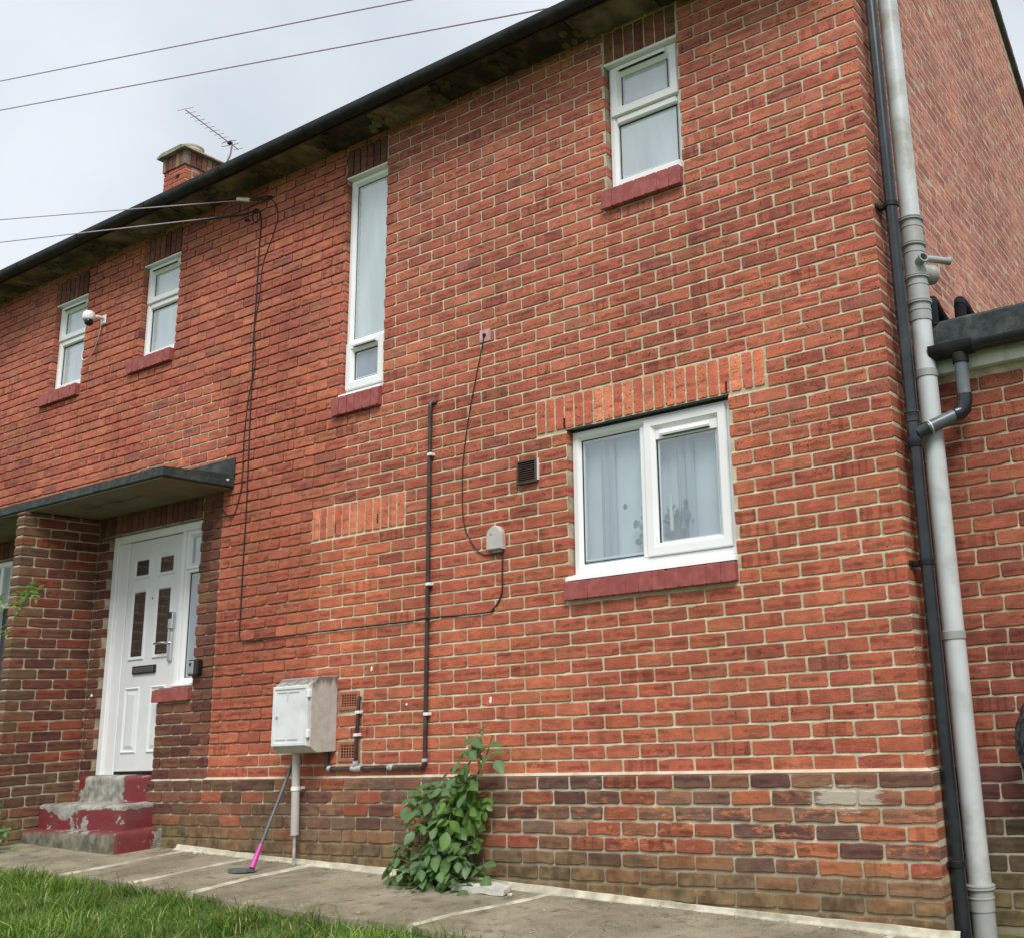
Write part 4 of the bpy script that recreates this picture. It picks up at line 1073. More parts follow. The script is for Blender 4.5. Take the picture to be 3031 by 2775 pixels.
for z in (2.952, 0.995, -0.428):
    mb = MB(); mb.lathe((DX,DY,z-.016), [(DR+.002,0),(DR+.006,.002),(DR+.006,.028),(DR+.002,.032)], 20); mb.cbox(-PLY if z < 0 else 0.001, DX-.02, DY-.014, DY+.014, z-.014, z+.012, .003)
    mb.cbox(0.002 if z > 0 else .042, .014 if z > 0 else .05, DY-.05, DY+.05, z-.014, z+.014, .003)
    mb.build('bracket', 'gutter_black', dp, smooth=True)

sp = thing('soil_pipe', 'thick pale grey soil pipe standing between the black downpipe and the extension wall', 'drainpipe')
SX, SY, SR = 0.140, 0.195, 0.055
pipe_seg('pipe', (SX,SY,2.90), (SX,SY,6.6), SR, 'grey_plastic', sp, 24)
pipe_seg('pipe', (SX,SY,-0.55), (SX,SY,2.31), SR, 'grey_plastic', sp, 24)
pipe_seg('lower_pipe', (SX,SY,-0.9), (SX,SY,-0.60), SR+.001, 'collar_grey', sp, 24)
def collar(z, h, mat='collar_grey', ring_='collar_grey'):
    mb = MB(); r = SR+.005
    mb.lathe((SX,SY,z), [(r,-h),(r,-.052),(r+.003,-.05),(r+.003,-.044),(r,-.042),(r,-.012),(r+.010,-.008),(r+.010,-.001),(r+.006,.001),(r+.010,.004),(r+.010,.010),(r-.002,.014)], 26)
    return mb.build('collar', mat, sp, smooth=True)
c1 = collar(2.885, 0.165); c2 = collar(2.735, 0.20); c3 = collar(2.545, 0.155); c4 = collar(2.400, 0.105); c5 = collar(-0.548, 0.105)
mb = MB(); mb.lathe((SX+.03,SY-.035,2.618), [(.026,0),(.026,.045),(.028,.047),(.028,.060),(.021,.060),(.021,.02)], 16, axis=(.72,-.62,.15)); mb.build('boss', 'collar_grey', c2, smooth=True)
mb = MB(); mb.lathe((SX+.02,SY+.01,2.575), [(.050,0),(.052,.055),(.056,.06),(.056,.080),(.050,.084),(.050,.095)], 22, axis=(.55,.80,0)); mb.build('side_branch', 'collar_grey', c3, smooth=True)
mb = MB(); mb.tube([(SX+.03,SY+.02,2.665),(SX+.09,SY+.06,2.655),(SX+.15,SY+.12,2.650)], .019, 12); mb.lathe((SX+.143,SY+.113,2.651), [(.022,0),(.022,.02)], 12, axis=(.75,.66,0)); mb.build('waste_pipe', 'collar_grey', sp, smooth=True)
for z in (2.000, 0.632):
    mb = MB(); mb.lathe((SX,SY,z-.022), [(SR+.001,0),(SR+.005,.002),(SR+.005,.040),(SR+.001,.043)], 26); mb.cbox(0.002, SX-.03, SY-.012, SY+.012, z-.02, z+.018, .003); mb.build('pipe_clip', 'collar_grey', sp, smooth=True)

# foam-lagged pipes on the extension roof
lp = thing('lagged_pipe', 'black foam-wrapped pipe bent down onto the extension roof, right of the soil pipe', 'pipe')
mb = MB(); mb.tube([(0.20,0.795,2.28),(0.20,0.797,2.50),(0.20,0.80,2.575)], [.034,.036,.034], 12); mb.build('upright', 'foam', lp, smooth=True)
mb = MB(); mb.tube([(0.20,0.79,2.56),(0.198,0.82,2.60),(0.19,0.90,2.612),(0.185,1.0,2.61),(0.16,1.30,2.60)], [.034,.036,.036,.034,.034], 12); mb.build('run', 'foam', lp, smooth=True)
lp2 = thing('lagged_pipe', 'black foam-wrapped pipe lying on the extension roof just behind the soil pipe', 'pipe')
mb = MB(); mb.tube([(0.19,0.26,2.28),(0.19,0.26,2.41),(0.188,0.285,2.432),(0.185,0.33,2.425)], .030, 12); mb.build('upright', 'foam', lp2, smooth=True)
mb = MB(); mb.tube([(0.187,0.31,2.428),(0.18,0.40,2.41),(0.16,0.62,2.40),(0.12,0.90,2.40)], .030, 12); mb.build('run', 'foam', lp2, smooth=True)

# ------------------------------------------------------------------ gas meter box, its pipes
gb = thing('meter_box', 'white-fronted gas meter box with stained beige sides fixed to the brick wall', 'meter box')
BX0, BX1, BY, BZ0, BZ1 = -4.505, -4.125, -0.215, 0.185, 0.662
mb = MB()
prof = [(-.005, BZ1+.005), (-.005, BZ0-.012), (BY+.055, BZ0-.012), (BY, BZ0+.030), (BY, BZ1-.050), (BY+.055, BZ1+.004)]
mb.prism(prof, 'x', BX0, BX1); bo = mb.build('body', 'box_side', gb, recalc=True)
mb = MB(); mb.ring(BX0+.004, BX1-.024, BZ0+.036, BZ1-.046, [(0,BY+.01),(0,BY-.014),(.004,BY-.018),(.020,BY-.018),(.020,BY-.008),(.020,BY+.01)])
mb.box(BX0+.022, BX1-.042, BY-.012, BY+.005, BZ0+.054, BZ1-.064)
for (a, b) in ((.045, .145), (.165, .27)):
    for zz in (BZ0+.075, BZ1-.092): mb.box(BX0+a, BX0+b, BY-.0145, BY-.011, zz, zz+.007, 1)
mb.box(BX0+.152, BX0+.158, BY-.0135, BY-.011, BZ1-.15, BZ1-.09, 1)
gd = mb.build('door', ['box_front', 'pale_grey_plastic'], gb, recalc=True)
for zz in (BZ0+.085, BZ1-.13):
    mb = MB(); mb.cbox(BX1-.028, BX1-.004, BY-.020, BY+.01, zz, zz+.052, .004); mb.build('hinge', 'white_plastic', gd)
mb = MB(); mb.lathe((BX0+.048, BY-.011, 0.41), [(.011,0),(.011,.004),(.004,.005)], 12, axis=(0,-1,0)); mb.build('lock', 'silver_plastic', gd)
mb = MB(); n = 18
for q in range(n):
    a = BX0+.004+(BX1-BX0-.008)*q/n; b = BX0+.004+(BX1-BX0-.008)*(q+1)/n; h = rnd(.004,.014)
    mb.add([(a,BY+.05,BZ1),(b,BY+.05,BZ1),(b,-.01,BZ1+.003),(a,-.01,BZ1+.003),(a,BY+.06,BZ1+.006),(b,BY+.06,BZ1+.006),(b,-.012,BZ1+h),(a,-.012,BZ1+h)], [(4,5,6,7),(0,1,5,4),(1,2,6,5),(3,0,4,7)])
mb.build('lichen_crust', 'concrete_pale', bo)

cp = thing('service_pipe', 'beige conduit pipe dropping from the meter box down to the path', 'pipe')
mb = MB(); mb.tube([(-4.395,-.105,0.18),(-4.380,-.105,-0.36)], .027, 16); mb.build('conduit', 'pale_grey_plastic', cp, smooth=True)
mb = MB(); mb.lathe((-4.389,-.105,-0.075), [(.028,0),(.032,.002),(.032,.024),(.028,.026)], 16); mb.cbox(-4.40,-4.37,-.10,PLY,-.07,-.052,.003); mb.build('saddle_clip', 'white_plastic', cp, smooth=True)
mb = MB(); mb.tube([(-4.380,-.105,-0.34),(-4.379,-.105,-0.58)], .010, 10); mb.build('supply_pipe', 'lead_solder', cp, smooth=True)

gpip = thing('gas_pipe', 'dark brown gas pipe climbing the wall from the meter box to an upper cap', 'pipe')
PX = -3.268
mb = MB(); mb.tube([(PX-.006,-.022,0.085),(PX,-.022,1.0),(PX+.004,-.022,2.435)], .0145, 12); mb.build('riser', 'brown_pipe', gpip, smooth=True)
mb = MB(); mb.tube([(PX+.004,-.022,2.42),(PX+.004,-.022,2.452),(PX+.012,.004,2.462)], .016, 12); mb.lathe((PX+.02,-.012,2.458), [(.014,0),(.014,.03)], 10, axis=(1,0.2,0)); mb.build('top_elbow', 'brown_pipe', gpip, smooth=True)
mb = MB(); mb.tube([(-4.188,-.022,0.19),(-4.188,-.022,0.085),(-4.180,-.022,0.063),(-4.160,-.022,0.056),(PX-.04,-.022,0.058),(PX-.018,-.022,0.064),(PX-.007,-.022,0.088)], .0155, 12); mb.build('horizontal_run', 'brown_pipe', gpip, smooth=True)
mb = MB(); mb.tube([(-3.905,-.024,0.06),(-3.902,-.024,0.30),(-3.894,-.024,0.34),(-3.892,-.024,0.50),(-3.886,-.014,0.522)], .0125, 10); mb.build('stub', 'brown_pipe', gpip, smooth=True)
for (x, y, z, ax, h) in ((-3.945,-.022,0.057,(1,0,0),.10), (-3.905,-.024,0.07,(0,0,1),.035), (PX-.007,-.022,0.088,(0,0,1),.022), (-3.60,-.022,0.060,(1,0,0),.05), (-4.172,-.022,0.06,(1,0,0),.03)):
    mb = MB(); mb.lathe((x,y,z), [(.017,0),(.020,h*.2),(.019,h*.6),(.017,h)], 12, axis=ax); mb.build('solder_joint', 'lead_solder', gpip, smooth=True)
for (x, z) in ((PX+.016, 2.089), (PX+.014, 1.213), (PX+.010, 0.383)):
    mb = MB(); mb.cbox(x-.018, x+.020, -.042, -.001, z-.010, z+.010, .003); mb.build('pipe_clip', 'white_plastic', gpip)
for (x, z) in ((-3.890, 0.419), (-3.899, 0.272)):
    mb = MB(); mb.cbox(x-.020, x+.020, -.040, -.001, z-.010, z+.010, .003); mb.build('pipe_clip', 'white_plastic', gpip)

# ------------------------------------------------------------------ fittings on the wall
vg = thing('wall_vent', 'small brown louvred vent grille set in the wall left of the wide window', 'vent')
a, b, c, d = VENT
mb = MB(); mb.ring(a-.004, b+.004, c-.004, d+.004, [(0,.02),(0,-.020),(.004,-.026),(.012,-.026),(.014,-.02),(.014,.02)]); fr_ = mb.build('frame', 'brown_plastic', vg, recalc=True)
mb = MB(); mb.box(a+.012, b-.012, -.002, .0, c+.012, d-.012); mb.build('backing', 'dark_void', vg)
for q in range(9):
    z = c+.018+q*(d-c-.034)/8
    mb = MB(); mb.prism([(-.003,z+.008),(-.020,z-.001),(-.020,z-.004),(-.003,z+.004)], 'x', a+.012, b-.012); mb.build('louvre', 'brown_plastic', vg, recalc=True)
mb = MB(); mb.box(b+.004, b+.010, -.016, .002, c+.01, d+.004); mb.build('sealant', 'white_plastic', vg)

jb = thing('junction_box', 'beige-grey arched cable junction box on the wall below the vent', 'junction box')
mb = MB(); pts = []
for q in range(13):
    t = math.pi*q/12; pts.append((-2.681+.063*math.cos(t), 1.468+.060*math.sin(t)))
pts += [(-2.746, 1.372), (-2.614, 1.372)]
def arch(inset, y): return [((p[0]+2.681)*(1-inset)-2.681, y, (p[1]-1.45)*(1-inset)+1.45) for p in pts]
r_ = [arch(0, -.002), arch(0, -.030), arch(.10, -.042)]
vv = [v for rg in r_ for v in rg]; n = len(pts); ff = []
for i in range(2):
    for q in range(n): ff.append((i*n+q, i*n+(q+1)%n, (i+1)*n+(q+1)%n, (i+1)*n+q))
ff.append(tuple(2*n+q for q in range(n)))
mb.add(vv, ff); mb.build('cover', 'pale_grey_plastic', jb, recalc=True)
mb = MB(); mb.cbox(-2.70, -2.625, -.030, -.002, 1.352, 1.373, .003); mb.build('cable_entry', 'tool_grey', jb)
mb = MB(); mb.lathe((-2.70,-.041,1.475), [(.008,0),(.008,.003),(.003,.004)], 10, axis=(0,-1,0)); mb.build('screw', 'collar_grey', jb)

pl = thing('cable_plate', 'square pinkish cable entry plate stuck to the upper wall', 'wall plate')
mb = MB(); mb.cbox(-2.832, -2.736, -.006, -.0005, 2.795, 2.882, .002); mb.build('plate', 'pink_plate', pl)
mb = MB(); mb.lathe((-2.786,-.006,2.842), [(.014,0),(.013,.010),(.006,.014)], 10, axis=(0,-1,-.2)); mb.build('grommet', 'black_gloss', pl, smooth=True)

def smooth_path(pts, k=5):
    P = [Vector(p) for p in pts]; out_ = []
    for i in range(len(P)-1):
        p0, p1, p2, p3 = P[max(i-1,0)], P[i], P[i+1], P[min(i+2,len(P)-1)]
        for q in range(k):
            t = q/k
            out_.append(0.5*((2*p1)+(-p0+p2)*t+(2*p0-5*p1+4*p2-p3)*t*t+(-p0+3*p1-3*p2+p3)*t**3))
    out_.append(P[-1]); return out_
def cable(label, pts, r, mat='wire_black', k=4, name='cable'):
    mb = MB(); mb.tube(smooth_path(pts, k), r, 6); o = mb.build(name, mat, smooth=True); return tag(o, label, 'cable')
Yc = -0.010
def W(l, y=Yc): return [(x, y, z) for x, z in l]
cable('thin black cable drooping from the pink wall plate to the junction box', W([(-2.786,2.836),(-2.82,2.70),(-2.905,2.372),(-2.964,2.058),(-2.977,1.832),(-2.961,1.583),(-2.873,1.418),(-2.787,1.357),(-2.690,1.352)]), .0038)
cable('black cable running from the junction box along the wall and up to the eaves loop',
      W([(-2.632,1.352),(-2.636,1.219),(-2.641,1.093),(-2.704,1.010),(-2.787,0.985),(-3.162,0.994)]) + [(PX,-.042,0.993)] + W([(-3.40,0.990),(-3.520,0.988),(-4.097,0.988),(-4.569,0.984),(-4.995,0.977),(-5.169,0.985),(-5.216,1.028),(-5.214,1.078),(-5.215,1.558),(-5.212,1.985),(-5.220,2.439),(-5.229,2.95),(-5.227,3.088),(-5.238,3.425),(-5.229,3.737),(-5.228,4.123),(-5.222,4.327),(-5.226,4.438),(-5.270,4.524),(-5.318,4.532),(-5.335,4.456),(-5.290,4.415),(-5.244,4.440),(-5.262,4.515),(-5.34,4.50)]), .0050)
cable('thin black cable hanging from the upper insulator down the wall to the canopy corner',
      W([(-5.150,4.600),(-5.086,4.547),(-5.025,4.463),(-5.016,4.329),(-5.111,4.131),(-5.174,3.977),(-5.191,3.727),(-5.232,3.456),(-5.197,3.167),(-5.240,2.970),(-5.267,2.830),(-5.288,2.560),(-5.286,2.182),(-5.354,1.972),(-5.415,1.960),(-5.508,2.027)]), .0036)

def sagging(a, b, sag, n=24):
    a, b = Vector(a), Vector(b); return [a.lerp(b, i/n) - Vector((0,0,sag*4*(i/n)*(1-i/n))) for i in range(n+1)]
wi = thing('overhead_wire', 'upper service wire held by a white insulator under the eaves', 'wire')
mb = MB(); mb.tube(sagging((-5.30,-.065,4.60), (-29.0,-11.9,4.66), 0.0), .0042, 6); mb.build('wire', 'wire_grey', wi, smooth=True)
mb = MB(); mb.tube([(-5.405,-.11,4.618),(-5.30,-.065,4.597)], .017, 10); mb.build('insulator', 'white_plastic', wi, smooth=True)
mb = MB(); mb.tube(smooth_path([(-5.30,-.065,4.597),(-5.22,-.05,4.592),(-5.14,-.02,4.60),(-5.10,.004,4.585),(-5.16,-.03,4.575),(-5.28,-.06,4.59)]), .007, 6); mb.build('hook', 'wire_black', wi, smooth=True)
wj = thing('overhead_wire', 'lower service wire meeting the wall at the cable loop', 'wire')
mb = MB(); mb.tube(sagging((-5.34,-.02,4.505), (-29.0,-11.9,3.55), 0.0), .0042, 6); mb.build('wire', 'wire_grey', wj, smooth=True)
mb = MB(); mb.tube(smooth_path([(-5.30,-.012,4.525),(-5.40,-.05,4.500),(-5.55,-.125,4.492),(-5.75,-.22,4.482)]), .009, 6); mb.build('clamp', 'wire_black', wj, smooth=True)
mb = MB(); mb.tube(smooth_path([(-5.37,-.01,4.455),(-5.40,-.03,4.45),(-5.415,-.02,4.47),(-5.39,-.005,4.475)]), .006, 6); mb.build('wall_hook', 'wire_black', wj, smooth=True)
def wpt(p, q, t): return tuple(Vector(p)+(Vector(q)-Vector(p))*t)
a, b = (-14.77, 2.0, 10.49), (-5.63, 2.0, 7.98)
o = MB(); o.tube(sagging(wpt(a,b,-2.2), wpt(a,b,2.6), 0.0), .0085, 6); tag(o.build('overhead_wire', 'wire_grey', smooth=True), 'highest overhead wire crossing the sky at the top left', 'wire')
a, b = (-14.65, 2.0, 9.93), (-3.56, 2.0, 7.01)
o = MB(); o.tube(sagging(wpt(a,b,-2.2), wpt(a,b,2.2), 0.0), .0085, 6); tag(o.build('overhead_wire', 'wire_grey', smooth=True), 'overhead wire running parallel just below the highest one', 'wire')

sc_ = thing('security_camera', 'white domed security camera on a wall arm beside the upper left window', 'camera')
mb = MB(); mb.cbox(-7.470, -7.395, -.020, -.001, 4.025, 4.118, .008); mb.build('base', 'white_plastic', sc_)
mb = MB(); mb.tube([(-7.43,-.015,4.085),(-7.42,-.075,4.075),(-7.40,-.12,4.055)], [.020,.020,.018], 12); mb.build('arm', 'white_plastic', sc_, smooth=True)
mb = MB(); mb.lathe((-7.395,-.165,4.055), [(.008,.046),(.030,.042),(.045,.027),(.052,.006),(.053,-.022),(.050,-.040),(.040,-.050),(.015,-.054)], 20); hd = mb.build('head', 'white_plastic', sc_, smooth=True)
mb = MB(); bm = bmesh.new(); bmesh.ops.create_icosphere(bm, subdivisions=3, radius=.038); bm.verts.index_update()
mb.add([(v.co.x-7.378, v.co.y-.170, v.co.z+3.990) for v in bm.verts], [tuple(v.index for v in f.verts) for f in bm.faces]); bm.free(); mb.build('lens_ball', 'black_gloss', hd, smooth=True)
mb = MB(); mb.tube(smooth_path([(-7.45,-.02,4.03),(-7.47,-.02,3.93),(-7.55,-.015,3.80),(-7.66,-.012,3.74),(-7.735,-.012,3.76),(-7.75,-.01,3.85)]), .003, 6); mb.build('lead', 'white_plastic', sc_, smooth=True)

ks = thing('key_safe', 'black wall key safe with a silver front beside the porch side window', 'key safe')
mb = MB(); mb.cbox(-5.765, -5.640, -.052, -.001, 0.762, 0.882, .010); mb.build('housing', 'black_gloss', ks)
mb = MB(); mb.cbox(-5.752, -5.680, -.060, -.050, 0.772, 0.872, .008); kf = mb.build('front', 'silver_plastic', ks)
mb = MB(); mb.prism([(-5.729,0.858),(-5.703,0.858),(-5.703,0.842),(-5.716,0.828),(-5.729,0.842)], 'y', -.062, -.058); mb.build('shield_badge', 'black_gloss', kf)
mb = MB(); mb.box(-5.724, -5.708, -.0612, -.059, 0.782, 0.785); mb.build('mark', 'black_gloss', kf)

# aerial on a cranked mast beside the chimney
ta = thing('tv_aerial', 'many-element television aerial on a bent mast beside the chimney', 'aerial')
mb = MB(); mb.tube(smooth_path([(-11.255,3.45,8.25),(-11.16,3.48,8.36),(-11.076,3.5,8.484),(-10.985,3.5,8.60),(-10.955,3.5,8.68),(-10.949,3.5,8.80)]), .014, 8); mb.build('mast', 'aerial_metal', ta, smooth=True)
mb = MB(); mb.cbox(-11.262,-11.235,3.40,3.50,8.20,8.33,.003); mb.build('wall_bracket', 'aerial_metal', ta)
N0, N1 = Vector((-10.960,3.62,8.760)), Vector((-10.640,2.560,8.760)); dirb = (N1-N0).normalized(); per = Vector((dirb.y,-dirb.x,0))
mb = MB(); mb.tube([N0, N1], .008, 8); mb.build('boom', 'aerial_metal', ta, smooth=True)
for q in range(12):
    t = 0.0 if q == 0 else 0.12 + 0.88*(q-1)/10
    c_ = N0.lerp(N1, t) + Vector((0,0,.012)); ln = 0.085 if q < 11 else 0.13
    if q == 1: continue
    mb = MB(); mb.tube([c_-per*ln, c_+per*ln], .0042, 6); mb.build('element', 'aerial_metal', ta, smooth=True)
c_ = N0.lerp(N1, 0.17); mb = MB(); mb.tube(smooth_path([c_-per*.12+Vector((0,0,.03)), c_+per*.12+Vector((0,0,.03)), c_+per*.14, c_+per*.12-Vector((0,0,.03)), c_-per*.12-Vector((0,0,.03)), c_-per*.14, c_-per*.12+Vector((0,0,.03))]), .006, 6); mb.build('dipole_loop', 'aerial_metal', ta, smooth=True)
mb = MB(); mb.cbox(c_.x-.03, c_.x+.03, c_.y-.03, c_.y+.03, c_.z-.02, c_.z+.02, .006); mb.build('feed_box', 'black_gloss', ta)

# ------------------------------------------------------------------ curtain and stems behind the wide window
def curtain(x0, x1, y, z0, z1, mat, label, amp, folds, ph):
    mb = MB(); n = 90
    for i in range(n):
        pass
    V, F = [], []
    for i in range(n+1):
        t = i/n; x = x0+(x1-x0)*t
        yy = y + amp*(math.sin(t*folds*2*math.pi+ph) + .5*math.sin(t*folds*3.7*math.pi+1.3+ph))
        for z in (z0, (z0+z1)/2, z1):
            k_ = 1.0 if z < z1 else 0.8
            V.append((x, y+(yy-y)*k_, z))
    for i in range(n):
        for j in range(2): F.append((i*3+j, (i+1)*3+j, (i+1)*3+j+1, i*3+j+1))
    mb.add(V, F); o = mb.build('curtain', mat, smooth=True); return tag(o, label, 'curtain')
curtain(-2.10, -0.97, 0.148, 1.13, 2.05, 'curtain_cloth', 'pale voile curtain hanging flat across the wide ground-floor window', .0025, 6, 0.2)
curtain(-1.955, -1.845, 0.125, 1.14, 2.04, 'curtain_grey', 'grey gathered curtain fold in the left pane of the wide window', .010, 2, 1.0)
curtain(-1.395, -1.285, 0.125, 1.14, 2.04, 'curtain_grey', 'grey gathered curtain fold in the right pane of the wide window', .010, 2, 2.0)
vs_t = thing('leaf_stems', 'grey-green leafy stems standing behind the wide window glass', 'plant')
r2 = random.Random(21)
for q in range(34):
    ang = r2.uniform(0, 6.28); cx, cz = (-1.62, 1.42) if q < 15 else (-1.40, 1.42)
    x = cx + r2.gauss(0, .055); z = cz + r2.gauss(0, .055)
    rx, rz = r2.uniform(.012,.022), r2.uniform(.018,.032); y = 0.098 + r2.uniform(-.006,.010)
    mb = MB(); pts_ = [(x+rx*math.cos(t)*math.cos(ang)-rz*math.sin(t)*math.sin(ang), y+.004*math.sin(t), z+rx*math.cos(t)*math.sin(ang)+rz*math.sin(t)*math.cos(ang)) for t in [k_*math.pi/4 for k_ in range(8)]]
    mb.add(pts_, [tuple(range(8))]); mb.build('leaf', 'dry_leaf' if r2.random() < .2 else 'sage_leaf', vs_t)
for (sx, sz, ex, ez) in ((-1.60,1.16,-1.64,1.52),(-1.60,1.16,-1.56,1.46),(-1.42,1.16,-1.46,1.50),(-1.42,1.16,-1.36,1.48),(-1.42,1.16,-1.30,1.44)):
    mb = MB(); mb.tube([(sx,.10,sz),((sx+ex)/2+.01,.10,(sz+ez)/2),(ex,.098,ez)], .0025, 5); mb.build('stem', 'sage_leaf', vs_t)
mb = MB(); mb.lathe((-1.43,.098,1.35), [(.012,0),(.014,.10),(.010,.20),(.012,.22)], 12); tag(mb.build('candle', 'white_plastic', smooth=True), 'white candle-like stick standing behind the right window pane', 'ornament')

# ------------------------------------------------------------------ ground: path, lawn, grass
def grid(name, xs, ys, zf, mat):
    V = [(x, y, zf(x, y)) for y in ys for x in xs]; nx = len(xs)
    F = [(j*nx+i, j*nx+i+1, (j+1)*nx+i+1, (j+1)*nx+i) for j in range(len(ys)-1) for i in range(nx-1)]
    mb = MB(); mb.add(V, F); return mb.build(name, mat, smooth=True)
EDGE = -0.96
def edge_y(x): return EDGE + 0.02*math.sin(x*2.3) + 0.015*math.sin(x*7.1)
def lawn_z(x, y):
    g = gz(x, y) - 0.035
    if y < -1.0: g -= 0.02*min(6.0, -y-1.0)
    return g + 0.010*mnoise.noise(Vector((x*1.5, y*1.5, 0)))
xs = [-120,-60,-30,-18,-14] + list(np.arange(-12, 4.01, 0.25)) + [6,10,14,30,60,120]; ys = [-120,-60,-30,-15,-9,-6,-5,-4] + list(np.arange(-3.5, -0.79, 0.15)) + [0.0, 2, 6, 15, 40, 120]
lawn = grid('lawn', [float(x) for x in xs], [float(y) for y in ys], lawn_z, 'lawn_soil'); lawn['kind'] = 'structure'
path = bpy.data.objects.new('path', None); COL.objects.link(path); path['kind'] = 'structure'
# bays of the concrete path, with pale mortar joints between
joints = [(-9.5,-9.5), (-5.62,-5.55), (-4.90,-4.86), (-4.30,-4.24), (-2.245,-2.47), (-0.20,-0.30), (1.6,1.6), (3.5,3.5)]
def jx(j, y):
    t = (y - (-0.05)) / (-0.95); return joints[j][0] + (joints[j][1]-joints[j][0])*t + 0.012*math.sin(y*9+j)
for j in range(len(joints)-1):
    mb = MB(); nu, nv = 14, 9; V = []; F = []
    for v in range(nv+1):
        for u in range(nu+1):
            tv = v/nv; 
            xm = jx(j,-.5)*(1-u/nu) + jx(j+1,-.5)*u/nu
            y0, y1 = -0.03, edge_y(xm); y = y0+(y1-y0)*tv
            a, b = jx(j, y)+.018, jx(j+1, y)-.018
            x = a+(b-a)*u/nu
            V.append((x, y, gz(x,y) + .004*mnoise.noise(Vector((x*2,y*2,j))) - (.003 if u in (0,nu) or v == nv else 0)))
    for v in range(nv):
        for u in range(nu): F.append((v*(nu+1)+u, (v+1)*(nu+1)+u, (v+1)*(nu+1)+u+1, v*(nu+1)+u+1))
    nb = len(V)
    rim = [(nv*(nu+1)+u) for u in range(nu+1)]
    V += [(V[i][0], V[i][1]-.004, V[i][2]-.09) for i in rim]
    for u in range(nu): F.append((rim[u], nb+u, nb+u+1, rim[u+1]))
    mb.add(V, F); mb.build('slab', 'path_concrete', path, smooth=True)
    if j > 0:
        mb = MB(); n = 16; prev = None
        for i in range(n+1):
            y = -0.04 + (edge_y(jx(j,-.9))+.04)*i/n; x = jx(j, y); wv = (.040 if j == 3 else .024) + .006*math.sin(y*7+j) + rnd(-.003,.003); z = gz(x,y)
            cur = [(x-wv,y,z-.004),(x-wv*.6,y,z+.005+rnd(-.001,.001)),(x+wv*.6,y,z+.005+rnd(-.001,.001)),(x+wv,y,z-.004)]
            if prev: mb.add(prev+cur, [(q, q+4, q+5, q+1) for q in range(3)])
            prev = cur
        mb.add(prev+[(p_[0], p_[1]-.006, p_[2]-.10) for p_ in prev], [(q, q+4, q+5, q+1) for q in range(3)])
        mb.build('joint', 'fillet', path, smooth=True)
def make_grit():
    mb = MB(); r = random.Random(31)
    for i in range(900):
        k_ = r.random(); x = r.uniform(-5.9, 0.1)
        if k_ < .5: y = PLY - .03 - abs(r.gauss(0, .05))
        elif k_ < .8: y = edge_y(x) + abs(r.gauss(0, .06))
        else: y = r.uniform(edge_y(x), -.08)
        s_ = r.uniform(.002, .0065); z = gz(x, y) + s_*.4 + .003
        vv = [(x+r.uniform(-1,1)*s_, y+r.uniform(-1,1)*s_, z+r.uniform(-.6,.7)*s_) for _ in range(5)]
        mb.add(vv, [(0,1,2),(0,2,3),(0,3,4),(0,4,1),(1,4,3,2)], r.choice((0,0,1,2)))
    o = mb.build('grit', ['concrete_pale', 'path_concrete', 'stem_brown']); tag(o, 'loose grit and crumbs of mortar scattered over the concrete path', 'grit', kind='stuff')
make_grit()
